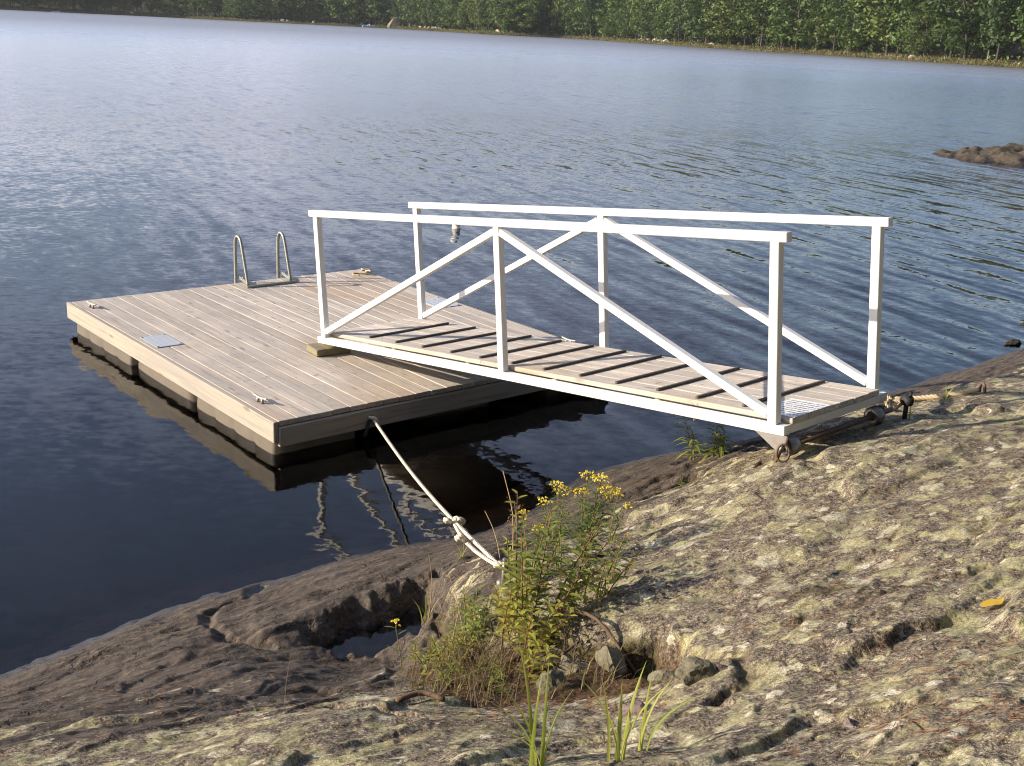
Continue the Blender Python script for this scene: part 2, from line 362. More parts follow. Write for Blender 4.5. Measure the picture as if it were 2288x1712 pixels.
HOLE = [(.42, 3.62), (.55, 3.66), (.66, 3.5), (.68, 3.32), (.56, 3.28), (.46, 3.42)]
BOLT_BLOCK = [(-.26, 4.62), (-.2, 4.8), (-.02, 4.92), (.22, 4.86), (.3, 4.6), (.14, 4.36), (-.1, 4.3), (-.24, 4.42)]
CRACKS = [([(-1.22, 5.22), (-1.40, 4.86), (-1.37, 4.66), (-1.22, 4.47), (-1.02, 4.43)], .05, .05),
          ([(-1.37, 4.66), (-1.62, 4.50), (-1.95, 4.22)], .03, .022),
          ([(-1.62, 4.80), (-1.40, 4.86)], .04, .025),
          ([(-.30, 5.0), (-.14, 5.08), (.12, 5.2)], .06, .06),
          ([(-.30, 4.66), (-.26, 4.38), (-.16, 4.16)], .05, .09),
          ([(-.52, 3.30), (-.36, 3.16), (-.18, 3.06)], .06, .08),
          ([(.66, 3.40), (.74, 3.10), (.66, 2.8)], .05, .045),
          ([(.9, 3.36), (1.25, 3.44), (1.7, 3.62)], .05, .03),
          ([(1.5, 6.35), (2.4, 7.0), (3.4, 7.7)], .07, .05),
          ([(.2, 5.2), (.7, 5.75), (1.2, 6.25)], .05, .035)]
TA, TB = .745, .667                                   # direction of the rock's grain, along the shore
def height(x, y, full=False):
    x = np.asarray(x, float).ravel(); y = np.asarray(y, float).ravel()
    wx = x+.09*pnoise(x*3.1, y*3.1, 5)+.045*pnoise(x*9, y*9, 6)+.02*pnoise(x*23, y*23, 16); wy = y+.09*pnoise(x*3.1, y*3.1, 7)+.045*pnoise(x*9, y*9, 8)+.02*pnoise(x*23, y*23, 18)
    z = base_h(x, y)
    s = x*TA+y*TB; q = -x*TB+y*TA
    up_ = sstep(z, -.05, .3)
    z = z+.030*fbm(x/.7, y/.7, 3, 1)*(.3+.7*up_)
    fol = fbm(s/.42+.3*pnoise(s*2, q*2, 12), q/.10, 4, 3, .55)
    z = z+.011*fol*(.35+.65*up_)
    ter = fbm(s/1.3, q/.34, 2, 9); z = z+.022*(np.abs(ter)-.2)*up_
    lich = sstep(z-.11*sstep(-x, .1, 1.3)+.34*fbm(s/.5, q/.12, 4, 21, .55)+.06*pnoise(x*9, y*9, 22), .30, .52)
    crust = fbm(x/.075, y/.075, 4, 31, .62); crust2 = np.abs(fbm(s/.22, q/.10, 3, 33, .6)); pit = sstep(fbm(x/.17, y/.14, 3, 35, .6), .30, .62)
    ws, wq = s+.10*pnoise(x*2.3, y*2.3, 81)+.03*pnoise(x*9, y*9, 83), q+.08*pnoise(x*2.3, y*2.3, 82)+.03*pnoise(x*9, y*9, 84)
    fc = facets(ws/.75, wq/.34, 5); fc2 = facets(ws/.26, wq/.13, 9)
    z = z+up_*(.050*fc+.010*fc2)*(1-.1*lich)
    hn = pnoise(wx/.40, wy/.30, 95)+.35*pnoise(wx/.17, wy/.13, 96); hump = .22-np.abs(hn); crease = sstep(-np.abs(hn), -.07, 0)
    hm = up_*(.35+.65*sstep(z+.25*pnoise(x*.9, y*.9, 97), .75, 1.05))*lich
    z = z+hm*(.024*hump-.008*crease)
    lg = q/.20+1.1*fbm(s/.9, q/.9, 3, 91); lg = lg-np.floor(lg); ledge = sstep(lg, 0, .16)-lg
    z = z+(1-lich)*up_*.013*ledge
    z = z+lich*(.0034*crust+.006*(crust2-.25)-.006*pit*sstep(fbm(x/.5, y/.5, 2, 39), -.1, .4))+(1-lich)*(.0040*crust+.009*(crust2-.25))
    soil = np.zeros_like(z)
    # block that carries the ring bolt
    b = poly_sd(wx, wy, BOLT_BLOCK); z = z+.03*sstep(-b, -.02, .10)
    # hollow with plants
    h = poly_sd(wx, wy, HOLLOW); t = sstep(-h, -.06, .12); z = z-.055*t*(1+.9*pnoise(x*6, y*6, 41))+.03*t*np.maximum(0, pnoise(x*5, y*5, 42)); soil = np.maximum(soil, sstep(-h+.12*pnoise(x*5, y*5, 44), .0, .10))
    h2 = poly_sd(wx, wy, HOLE); t = sstep(-h2, -.025, .05); z = z-.13*t; soil = np.maximum(soil, t)
    for pts, wd, dp in CRACKS:
        d = seg_d(wx, wy, pts); t = sstep(-d, -wd, 0); z = z-dp*t*(.45+.9*np.abs(pnoise(x*7, y*7, 43))); soil = np.maximum(soil, .55*t*(z > .2))
    p = poly_sd(wx, wy, POOL)+.035*fbm(x/.11, y/.11, 3, 53); t = sstep(-p, -.03, .15); z = z*(1-t)+(-.02)*t
    cliff = sstep(-p, -.06, .0)*(1-sstep(-p, .03, .06)); z = z+cliff*.035*fbm(x/.09, y/.09, 3, 51)
    soil = np.maximum(soil, .75*crease*sstep(hm, .35, .8)*sstep(pnoise(x*3, y*3, 98), -.25, .2))
    litter = sstep(fbm(s/.5, q/.2, 3, 61)-.2*(fol), .28, .5)*sstep(z, .45, .8)
    if full: return z, lich, soil, litter
    return z
def hz(x, y): return float(height([x], [y])[0])

# ------------------------------------------------------------------ materials of the setting
def m_rock():
    m, t, o = mat('lichen_rock'); g = NT(t); P = pos(g)
    def attr(n):
        a = g.n('Attribute', attribute_name=n); return a.outputs['Fac']
    lich, soil, lit = attr('lichen'), attr('soil'), attr('litter')
    z = g.n('SeparateXYZ'); g.l(P, z.inputs[0]); z = z.outputs[2]
    grain = g.mapping(g.mapping(P, rot=(0, 0, -R(41.8))), (1, 3.6, 2))
    n_big = g.noise(P, 2.3, 4, .6); n_gr = g.noise(grain, 7, 5, .65); n_mid = g.noise(P, 26, 4, .65); n_fin = g.noise(P, 95, 4, .7); n_pix = g.noise(P, 330, 2, .6)
    bare = g.ramp(g.math('ADD', g.math('MULTIPLY', n_gr, .65), g.math('MULTIPLY', n_fin, .35)), [(.36, (.030, .026, .023)), (.50, (.078, .064, .053)), (.66, (.140, .117, .098))])
    bare = g.mix(g.math('MULTIPLY', g.step(n_big, .5, .7), .45), bare, (.105, .076, .055))
    bare = g.mix(g.math('MULTIPLY', g.step(n_mid, .58, .66), .5), bare, (.20, .145, .10))
    bare = g.mix(g.math('MULTIPLY', g.step(n_fin, .63, .70), .5), bare, (.34, .29, .23))
    # joints and flaking in the bare rock
    wj = g.vm('ADD', grain, g.vm('SCALE', g.noise(P, 6, 4, .65, color=True), sc=.5))
    nj = g.n('TexVoronoi', feature='DISTANCE_TO_EDGE'); g.l(wj, nj.inputs['Vector']); nj.inputs['Scale'].default_value = 1.9
    nk = g.n('TexVoronoi', feature='DISTANCE_TO_EDGE'); g.l(wj, nk.inputs['Vector']); nk.inputs['Scale'].default_value = 6.5
    joint = g.math('MAXIMUM', g.step(nj.outputs['Distance'], .022, .004), g.math('MULTIPLY', g.step(nk.outputs['Distance'], .035, .006), g.step(n_big, .44, .56)))
    bare = g.mix(g.math('MULTIPLY', joint, .8), bare, (.016, .013, .011))
    bare = g.mix(g.math('MULTIPLY', g.step(g.noise(grain, 17, 4, .7), .60, .66), .6), bare, (.27, .185, .115))
    bare = g.mix(g.math('MULTIPLY', g.step(n_pix, .58, .70), .45), bare, (.30, .26, .22))
    # granite grain under two sizes of flat lichen rosettes, each patch with its own tone
    n_pat = g.noise(grain, 3.0, 5, .7)
    gran = g.ramp(g.math('ADD', g.math('MULTIPLY', n_fin, .5), g.math('ADD', g.math('MULTIPLY', n_pix, .25), g.math('MULTIPLY', n_mid, .25))), [(.40, (.034, .027, .022)), (.48, (.120, .098, .074)), (.56, (.225, .188, .138)), (.64, (.42, .37, .29))])
    wp = g.vm('ADD', P, g.vm('SCALE', g.noise(P, 22, 4, .7, color=True), sc=.085))
    def rosette(scale, keep, seed, tones):
        nd = g.n('TexVoronoi', feature='F1'); g.l(g.vm('ADD', wp, (seed, seed*2, 0)), nd.inputs['Vector']); nd.inputs['Scale'].default_value = scale
        sp_ = g.n('SeparateColor'); g.l(nd.outputs['Color'], sp_.inputs[0])
        r_ = g.math('MULTIPLY', g.step(sp_.outputs[0], keep, keep+.25), g.math('MULTIPLY_ADD', sp_.outputs[1], .35, .30))
        dd = g.math('SUBTRACT', g.math('ADD', nd.outputs['Distance'], g.math('MULTIPLY', g.math('SUBTRACT', n_fin, .5), .5)), r_)
        return g.step(dd, .05, -.05), g.ramp(sp_.outputs[2], tones)
    m1, c1 = rosette(8.0, .22, 3.0, [(.15, (.32, .300, .160)), (.45, (.25, .232, .140)), (.7, (.39, .360, .195)), (.95, (.42, .395, .29))])
    m2, c2 = rosette(21.0, .30, 7.0, [(.15, (.37, .345, .190)), (.5, (.22, .198, .115)), (.75, (.46, .425, .255)), (.95, (.55, .515, .40))])
    lc = g.mix(g.math('MULTIPLY', m1, .85), gran, c1)
    lc = g.mix(g.math('MULTIPLY', m2, .80), lc, c2)
    sh_ = g.math('MULTIPLY_ADD', g.step(g.math('ADD', g.math('MULTIPLY', n_pix, .45), g.math('MULTIPLY', n_fin, .55)), .36, .62), .95, .42)
    hv = g.n('HueSaturation'); g.l(lc, hv.inputs['Color']); g.l(sh_, hv.inputs['Value']); lc = hv.outputs[0]
    lc = g.mix(g.math('MULTIPLY', g.step(n_pat, .50, .64), .55), lc, gran)
    pale = g.step(g.noise(P, 5.2, 5, .7), .67, .72)
    lc = g.mix(g.math('MULTIPLY', pale, g.math('MULTIPLY', g.step(n_fin, .4, .6), .7)), lc, (.60, .56, .50))
    edge = g.math('ADD', lich, g.math('MULTIPLY', g.math('SUBTRACT', g.math('ADD', g.math('MULTIPLY', n_mid, .6), g.math('MULTIPLY', n_gr, .4)), .5), 2.6))
    lm = g.step(edge, .42, .62)
    col = g.mix(lm, bare, lc)
    nd = g.step(g.noise(grain, 13, 5, .7), .52, .66)
    col = g.mix(g.math('MULTIPLY', g.math('MULTIPLY', lit, nd), .65), col, (.150, .070, .030))
    sl = g.math('MULTIPLY', soil, g.step(g.math('ADD', n_mid, g.math('MULTIPLY', soil, .25)), .42, .6), clamp=True)
    sc = g.ramp(n_fin, [(.36, (.020, .015, .010)), (.5, (.060, .038, .021)), (.66, (.150, .085, .042))])
    col = g.mix(sl, col, sc)
    moss = g.math('MULTIPLY', soil, g.step(n_big, .52, .62))
    col = g.mix(g.math('MULTIPLY', moss, g.step(n_fin, .45, .6)), col, (.10, .10, .025))
    # wet band by the water
    zz = g.math('ADD', z, g.math('MULTIPLY', g.math('SUBTRACT', n_gr, .5), .10))
    wet = g.step(zz, .050, .012)
    col = g.mix(g.math('MULTIPLY', wet, .72), col, (.022, .018, .015))
    alg = g.step(g.math('ADD', z, g.math('MULTIPLY', g.math('SUBTRACT', n_big, .5), .12)), -.02, -.08)
    col = g.mix(g.math('MULTIPLY', alg, .8), col, (.085, .050, .024))
    rough = g.math('MULTIPLY_ADD', wet, -.55, .90)
    h = g.math('ADD', g.math('MULTIPLY', n_mid, .8), g.math('ADD', g.math('MULTIPLY', n_fin, .55), g.math('SUBTRACT', g.math('MULTIPLY', n_gr, .7), g.math('MULTIPLY', g.math('MULTIPLY', joint, g.math('SUBTRACT', 1.0, lm)), .9))))
    st = g.math('MULTIPLY_ADD', lm, .25, .50)
    bn = g.n('Bump'); g.l(st, bn.inputs['Strength']); bn.inputs['Distance'].default_value = .012; g.l(h, bn.inputs['Height'])
    g.l(g.bsdf(col, rough, bn.outputs[0], spec=g.math('MULTIPLY_ADD', wet, .35, .18)), o.inputs[0]); return m
ROCK = m_rock()

def m_boulder(name, tint):
    m, t, o = mat(name); g = NT(t); P = pos(g)
    n1 = g.noise(P, 1.7, 5, .65); n2 = g.noise(P, 14, 4, .65); n3 = g.noise(P, 70, 3, .7)
    f = g.math('ADD', g.math('MULTIPLY', n1, .4), g.math('ADD', g.math('MULTIPLY', n2, .35), g.math('MULTIPLY', n3, .25)))
    col = g.ramp(f, [(.36, tuple(x*.35 for x in tint)), (.5, tint), (.66, tuple(min(1, x*1.6) for x in tint))])
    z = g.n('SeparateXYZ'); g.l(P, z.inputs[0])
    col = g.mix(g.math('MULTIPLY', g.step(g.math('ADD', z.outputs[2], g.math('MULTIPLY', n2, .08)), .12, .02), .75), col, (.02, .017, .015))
    g.l(g.bsdf(col, .9, g.bump(g.math('ADD', n2, n3), .5, .02), spec=.2), o.inputs[0]); return m
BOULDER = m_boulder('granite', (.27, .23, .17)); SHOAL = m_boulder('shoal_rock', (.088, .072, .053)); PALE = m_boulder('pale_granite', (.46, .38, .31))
STONE = m_boulder('small_stone', (.20, .15, .14)); LSTONE = m_boulder('lichen_stone', (.17, .155, .105))

def m_water(name, amp=1.0, still=False):
    m, t, o = mat(name); g = NT(t); P = pos(g)
    s = g.n('SeparateXYZ'); g.l(P, s.inputs[0])
    # crests run along (.46,-.89); k points across them
    A = g.vm('DOT_PRODUCT', P, (.46, -.89, 0)); K = g.vm('DOT_PRODUCT', P, (.89, .46, 0))
    def co(a, k, off=0.0):
        c = g.n('CombineXYZ'); g.l(g.math('MULTIPLY', A, a), c.inputs[0]); g.l(g.math('MULTIPLY', K, k), c.inputs[1]); c.inputs[2].default_value = off; return c.outputs[0]
    def cen(v): return g.math('SUBTRACT', v, .5)
    D = g.vm('LENGTH', P)
    near = g.step(D, 5.8, 11.0); mid = g.step(D, 8.0, 45.0); far = g.step(D, 70.0, 240.0)
    gust = g.step(g.noise(g.mapping(P, (.035, .09, 0), (0, 0, -.25)), 1.0, 3, .55), .34, .66)
    w1 = cen(g.noise(co(.36, 2.5), 1.0, 2, .5)); w2 = cen(g.noise(co(.95, 5.4, 7.0), 1.0, 2, .5)); w0 = cen(g.noise(co(.16, .9, 3.0), 1.0, 1, .5))
    r1 = g.noise(g.mapping(P, (1, 1.5, 1)), 9.0, 3, .62, color=True); r2 = g.noise(P, 2.1, 2, .55, color=True)
    e1 = g.n('SeparateColor'); g.l(r1, e1.inputs[0]); e2 = g.n('SeparateColor'); g.l(r2, e2.inputs[0])
    base = g.math('MULTIPLY', g.math('ADD', g.math('MULTIPLY_ADD', near, .62, .22), g.math('MULTIPLY', mid, .55)), g.math('MULTIPLY_ADD', gust, .5, .5))
    ak = g.math('MULTIPLY', g.math('ADD', g.math('MULTIPLY', w1, .38), g.math('ADD', g.math('MULTIPLY', w2, .42), g.math('MULTIPLY', w0, .05))), base)
    ph1 = g.math('MULTIPLY_ADD', g.noise(co(.22, .5, 11.0), 1.0, 2, .5), 16.0, g.math('MULTIPLY', K, 13.5)); ph2 = g.math('MULTIPLY_ADD', g.noise(co(.3, .7, 17.0), 1.0, 2, .5), 14.0, g.math('MULTIPLY', g.math('MULTIPLY_ADD', A, .16, K), 21.0))
    crest = g.math('ADD', g.math('MULTIPLY', g.math('SINE', ph1), .030), g.math('MULTIPLY', g.math('SINE', ph2), .020))
    ak = g.math('ADD', ak, g.math('MULTIPLY', g.math('MULTIPLY', crest, g.step(g.noise(co(.07, .2, 23.0), 1.0, 2, .5), .30, .62)), near))
    iso = g.math('MULTIPLY', g.math('MULTIPLY_ADD', near, .09, .085), amp)
    iso = g.math('ADD', iso, g.math('ADD', g.math('MULTIPLY', mid, .08), g.math('MULTIPLY', far, .06)))
    sx = g.math('ADD', g.math('MULTIPLY', ak, .89*amp), g.math('ADD', g.math('MULTIPLY', cen(e1.outputs[0]), iso), g.math('MULTIPLY', cen(e2.outputs[0]), g.math('MULTIPLY', iso, .4))))
    sy = g.math('ADD', g.math('MULTIPLY', ak, .46*amp), g.math('ADD', g.math('MULTIPLY', cen(e1.outputs[1]), iso), g.math('MULTIPLY', cen(e2.outputs[1]), g.math('MULTIPLY', iso, .4))))
    c = g.n('CombineXYZ'); g.l(sx, c.inputs[0]); g.l(sy, c.inputs[1]); c.inputs[2].default_value = 1
    N = g.vm('NORMALIZE', c.outputs[0])
    fr = g.n('Fresnel'); fr.inputs['IOR'].default_value = 1.33; g.l(N, fr.inputs['Normal'])
    gl = g.n('BsdfGlossy'); g.l(g.math('ADD', g.math('MULTIPLY_ADD', mid, .15, .035), g.math('MULTIPLY', far, .26)), gl.inputs['Roughness']); g.l(N, gl.inputs['Normal']); gl.inputs['Color'].default_value = (1, 1, 1, 1)
    tr = g.n('BsdfTransparent')
    mx = g.n('MixShader'); g.l(fr.outputs[0], mx.inputs[0]); g.l(tr.outputs[0], mx.inputs[1]); g.l(gl.outputs[0], mx.inputs[2]); 
    # far out the wind chop is finer than a pixel: a rough surface whose facets carry their own reflectance
    pr = g.n('BsdfPrincipled'); pr.inputs['Base Color'].default_value = (.006, .008, .012, 1); pr.inputs['IOR'].default_value = 1.33; pr.inputs['Roughness'].default_value = .42; g.l(N, pr.inputs['Normal'])
    m2_ = g.n('MixShader'); g.l(g.math('MULTIPLY', g.step(D, 90.0, 280.0), .55), m2_.inputs[0]); g.l(mx.outputs[0], m2_.inputs[1]); g.l(pr.outputs[0], m2_.inputs[2]); g.l(m2_.outputs[0], o.inputs['Surface'])
    va = g.n('VolumeAbsorption'); va.inputs['Color'].default_value = (.62, .34, .12, 1); va.inputs['Density'].default_value = 3.2
    g.l(va.outputs[0], o.inputs['Volume']); return m
WATER = m_water('lake_water')

# ------------------------------------------------------------------ the shore rock
NTH, NR = 820, 1150
th = np.concatenate([np.linspace(-100, -29, 60, endpoint=False), np.linspace(-29, 29, NTH-120), np.linspace(29, 100, 61)[1:]])
th = np.radians(th); NTH = len(th)
rr = np.exp(np.linspace(math.log(.7), math.log(17), NR))
RR, TT = np.meshgrid(rr, th, indexing='ij'); gx = (RR*np.sin(TT)).ravel(); gy = (RR*np.cos(TT)).ravel()
gb = np.empty_like(gx); 
coarse = base_h(gx, gy); sel = coarse > -1.1
gz = np.full_like(gx, -1.5); att = [np.zeros_like(gx) for _ in range(3)]
zz, a1, a2, a3 = height(gx[sel], gy[sel], True)
gz[sel] = zz
for A_, v_ in zip(att, (a1, a2, a3)): A_[sel] = v_
me, used = grid_mesh('shore_rock', np.c_[gx, gy, gz], NR, NTH, sel & (gz > -1.0), ROCK)
for nm, A_ in zip(('lichen', 'soil', 'litter'), att):
    at = me.attributes.new(nm, 'FLOAT', 'POINT'); at.data.foreach_set('value', A_[used].astype(np.float32))
tag(place('shore_rock', me), kind='structure')
del RR, TT, gx, gy, gz, coarse

# ------------------------------------------------------------------ the lake: one closed body of water
bm = bmesh.new()
for v in ((-900, -60, 0), (900, -60, 0), (900, 900, 0), (-900, 900, 0), (-900, -60, -9), (900, -60, -9), (900, 900, -9), (-900, 900, -9)): bm.verts.new(v)
bm.verts.ensure_lookup_table()
for f in ((0, 1, 2, 3), (7, 6, 5, 4), (0, 4, 5, 1), (1, 5, 6, 2), (2, 6, 7, 3), (3, 7, 4, 0)): bm.faces.new([bm.verts[i] for i in f])
me = bpy.data.meshes.new('lake'); bm.to_mesh(me); bm.free(); me.materials.append(WATER); tag(place('lake', me), kind='structure')

# ------------------------------------------------------------------ rocks by code
def rock_me(name, size, m, seed, sub=4, rough=.28, flat=.0, facet=.0):
    bm = bmesh.new(); bmesh.ops.create_icosphere(bm, subdivisions=sub, radius=1)
    rnd = random.Random(seed); P = np.array([v.co[:] for v in bm.verts])
    d = np.ones(len(P))
    cuts = [Vector((rnd.uniform(-1, 1), rnd.uniform(-1, 1), rnd.uniform(-.6, 1))).normalized() for _ in range(7)]
    for c in cuts:
        k = P@np.array(c[:]); lim = rnd.uniform(.55, .85); d = np.where(k > lim, np.minimum(d, lim/np.maximum(k, .01)), d)
    o = seed*7.3
    nz = fbm(P[:, 0]*1.4+o+P[:, 2]*.9, P[:, 1]*1.4-o+P[:, 2]*.7, 4, seed)
    d = d*(1+rough*nz); P = P*d[:, None]*np.array(size)
    for v, p in zip(bm.verts, P): v.co = p
    me = bpy.data.meshes.new(name); bm.to_mesh(me); bm.free(); me.materials.append(m)
    me.polygons.foreach_set('use_smooth', [sub > 3]*len(me.polygons)); return me

# rocky islet and the shoals off the right bank
n = 170; ax = np.linspace(-1, 1, n); X, Y = np.meshgrid(ax, ax, indexing='ij'); X = X.ravel(); Y = Y.ravel()
rad = np.sqrt(X**2+Y**2)+.12*fbm(X*2+3, Y*2, 3, 71)
IX, IY = 15.0+4.0*X, 31.6+2.5*Y
iz = .42*(1-rad**2.2)-.12+.30*(np.abs(fbm((IX+IY)*.45, (IX-IY)*1.0, 3, 73, .45))-.1)*(rad < 1)+.07*fbm(IX*1.5, IY*2.1, 4, 77, .55)*(rad < 1.05)+.03*fbm(IX*5, IY*5, 4, 75, .6)
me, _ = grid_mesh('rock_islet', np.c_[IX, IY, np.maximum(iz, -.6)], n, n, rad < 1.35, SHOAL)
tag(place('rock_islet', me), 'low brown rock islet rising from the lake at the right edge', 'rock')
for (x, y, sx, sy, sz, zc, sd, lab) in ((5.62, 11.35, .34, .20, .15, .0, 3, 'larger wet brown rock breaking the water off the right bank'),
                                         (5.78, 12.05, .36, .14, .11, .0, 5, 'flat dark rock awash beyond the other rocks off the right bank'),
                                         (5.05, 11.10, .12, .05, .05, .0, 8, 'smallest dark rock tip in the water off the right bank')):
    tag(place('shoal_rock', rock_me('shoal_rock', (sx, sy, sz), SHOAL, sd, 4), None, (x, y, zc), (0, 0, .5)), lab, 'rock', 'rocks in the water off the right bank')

# ------------------------------------------------------------------ far shore
FAR = [(-420, 470), (-300, 490), (-225, 497), (-170, 522), (-126, 510), (-69, 505), (-51, 490), (-13.5, 428), (17, 420), (45.6, 326), (73, 267), (93.6, 206), (112, 150), (150, 90), (210, 30)]
FARL = [Vector((a, b, 0)) for a, b in FAR]; FARC = bez(FARL, 10)
def far_frame(i):
    p = FARC[i]; t = (FARC[min(i+1, len(FARC)-1)]-FARC[max(i-1, 0)]).normalized(); n_ = Vector((-t.y, t.x, 0))
    if n_.dot(Vector((p.x, p.y, 0))) < 0: n_ = -n_
    return p, t, n_
offs = [-3, -.8, 0, .7, 1.5, 3, 5, 8, 14, 25, 45, 80, 130, 220, 400]; hts = [-1.2, -.3, .06, .35, .55, .7, .9, 1.1, 1.6, 2.6, 5.5, 11, 20, 34, 50]
V = []
for i in range(len(FARC)):
    p, t, n_ = far_frame(i)
    for o_, h_ in zip(offs, hts):
        q = p+n_*o_; hh = h_*(.55+.45*min(1, max(0, (p.x+230)/330))) if h_ > 2 else h_
        V.append((q.x+(random.Random(i*31+int(o_*10)).uniform(-.6, .6)), q.y, hh+(.15*float(pnoise(np.array([q.x*.4]), np.array([q.y*.4]), 2)[0]) if h_ > .2 else 0)))
m_, t_, o_ = mat('far_ground'); g = NT(t_); P = pos(g); s = g.n('SeparateXYZ'); g.l(P, s.inputs[0])
nn = g.noise(P, .35, 4, .6); 
gr = g.mix(g.noise(P, 2.0, 3, .6), (.065, .062, .026), (.11, .095, .042)); fl = g.mix(nn, (.035, .026, .016), (.07, .05, .03))
cc = g.mix(g.step(s.outputs[2], .95, 1.5), gr, fl); cc = g.mix(g.step(g.math('ADD', s.outputs[2], g.math('MULTIPLY', nn, .3)), .34, .16), cc, (.045, .036, .028))
g.l(g.bsdf(cc, .95, spec=.1), o_.inputs[0]); FARG = m_
me, _ = grid_mesh('far_shore_ground', np.array(V), len(FARC), len(offs), None, FARG); tag(place('far_shore_ground', me), kind='structure')

# reeds and grass in the margin: nobody could count them
rnd = random.Random(4); V = []; F = []
def far_at(u):
    i = int(u); p, t, n_ = far_frame(i); q, t2, n2 = far_frame(min(i+1, len(FARC)-1)); f = u-i
    return p.lerp(q, f), t, (n_.lerp(n2, f)).normalized()
NU = len(FARC)-1
for k in range(14000):
    u = rnd.uniform(10, NU-18); p, t, n_ = far_at(u); o_ = abs(rnd.gauss(.0, 1.0))*2.2-.1; q = p+n_*o_
    zb = .05+min(.8, max(0, o_)*.3); hh = rnd.uniform(.2, .6); wd = rnd.uniform(.10, .28); a = rnd.uniform(0, 6.28); dx, dy = math.cos(a)*wd, math.sin(a)*wd; b = len(V)
    V += [(q.x-dx, q.y-dy, zb-.1), (q.x+dx, q.y+dy, zb-.1), (q.x+rnd.uniform(-.1, .1), q.y, zb+hh)]; F.append((b, b+1, b+2))
REED = m_leaf('shore_reed', (.080, .088, .028), (.150, .142, .055), .3, .3)
tag(place('shore_grass', mk('shore_grass', V, F, REED)), 'strip of yellow green grass and reeds along the far waterline', 'grass', kind='stuff')

# trees ---------------------------------------------------------------
BARK = m_plain('bark', (.070, .058, .047), .9, .4, 3, .4); BIRCH = m_plain('birch_bark', (.25, .23, .195), .8, .35, 2.5, .3)
def crown_leaf(name, a, b): return m_leaf(name, a, b, .40, .20, None, .75)
LEAF = [crown_leaf('broad_leaf', (.032, .062, .015), (.092, .148, .032)), crown_leaf('light_leaf', (.058, .090, .018), (.135, .180, .040)), crown_leaf('needle', (.022, .046, .016), (.060, .098, .030))]
def tree_mesh(seed, kind):
    """kind 0 broad crown, 1 tall slim crown, 2 pine with tiers of branches"""
    r = random.Random(seed); H = 1.0
    tv, tf = [], []
    lean = (r.uniform(-.03, .03), r.uniform(-.03, .03)); top = .93
    pts = [(lean[0]*k*k/16*4, lean[1]*k*k/16*4, top*k/6) for k in range(7)]
    tube_geo(pts, [.0135*(1-.86*k/6) for k in range(7)], 6, False, tv, tf)
    clumps = []; nb = 26 if kind < 2 else 34
    for k in range(nb):
        t = (k+.5)/nb; lo = (.12, .22, .16)[seed % 3]; z = lo+(1.0-lo)*t
        a = k*2.399+r.uniform(-.5, .5)
        if kind == 0: rr_ = .30*math.sin(math.pi*(.18+.80*t))**.7*r.uniform(.55, 1.1)
        elif kind == 1: rr_ = .20*math.sin(math.pi*(.16+.82*t))**.8*r.uniform(.5, 1.15)
        else: rr_ = .22*(1-t)**.75*r.uniform(.6, 1.15)+.02
        c = Vector((pts[3][0]+math.cos(a)*rr_, pts[3][1]+math.sin(a)*rr_, z*.96))
        base = Vector((lean[0]*z*z*4, lean[1]*z*z*4, max(lo*.75, c.z-(.10 if kind < 2 else .015))))
        tube_geo([base, base.lerp(c, .55)+Vector((0, 0, .01)), c], [.0055, .0035, .0012], 4, False, tv, tf)
        clumps.append((c, base))
        if kind < 2 and r.random() < .7: clumps.append((base.lerp(c, .55), base))
    lv, lf = [], []
    for c, base in clumps:
        sz = r.uniform(.06, .115) if kind < 2 else r.uniform(.05, .075); nl = int(26*(sz/.07)**2)
        for _ in range(nl):
            d = Vector((r.gauss(0, 1), r.gauss(0, 1), r.gauss(0, .62 if kind < 2 else .28))); d = d.normalized()*abs(r.gauss(.72, .3))*sz
            p = c+d; s = r.uniform(.013, .026)
            n_ = (d.normalized()*2.6+Vector((r.uniform(-1, 1), r.uniform(-1, 1), r.uniform(-.3, 1.2)))).normalized(); tx = n_.orthogonal().normalized(); q = Quaternion(n_, r.uniform(0, 6.28)); tx = q@tx; ty = n_.cross(tx); b = len(lv)
            lv += [tuple(p-tx*s), tuple(p+ty*s*.55+tx*s*.2), tuple(p+tx*s*1.05), tuple(p-ty*s*.6)]; lf.append((b, b+1, b+2, b+3))
    return (tv, tf), (lv, lf)
TREES = []
for k in range(10):
    kind = (0, 1, 0, 0, 2, 0, 1, 0, 0, 1)[k]; (tv, tf), (lv, lf) = tree_mesh(100+k, kind)
    tms = [mk('trunk', tv, tf, b_, True) for b_ in (BARK, BIRCH)]
    lm_ = 2 if kind == 2 else (1 if k in (3, 7) else 0)
    TREES.append((kind, tms, mk('crown', lv, lf, LEAF[lm_]), lm_))
KN = ('broadleaf_tree', 'slim_broadleaf_tree', 'pine_tree')
LB = {0: 'dense green broadleaf tree in the forest on the far shore', 1: 'light green leafy tree in the forest on the far shore', 2: 'dark green pine in the forest on the far shore'}
rnd = random.Random(12); spots = []
rows = [(5.5, 6.2, 1.0), (11.5, 7.2, 1.06), (19, 8.2, 1.12), (29, 9.5, 1.2)]
for ri, (off, sp_, hs) in enumerate(rows):
    acc = 0; u = 12.0; last = far_at(u)[0]
    while u < NU-20:
        u += .02; p, t, n_ = far_at(u); acc += (p-last).length; last = p
        if acc > sp_*rnd.uniform(.7, 1.3):
            acc = 0; q = p+n_*(off+rnd.uniform(-2.4, 2.4)); spots.append((q, ri, hs))
spots = [s_ for s_ in spots if -.56 < s_[0].x/s_[0].y < .62]
rnd.shuffle(spots); spots.sort(key=lambda s_: s_[1]); spots = spots[:298]
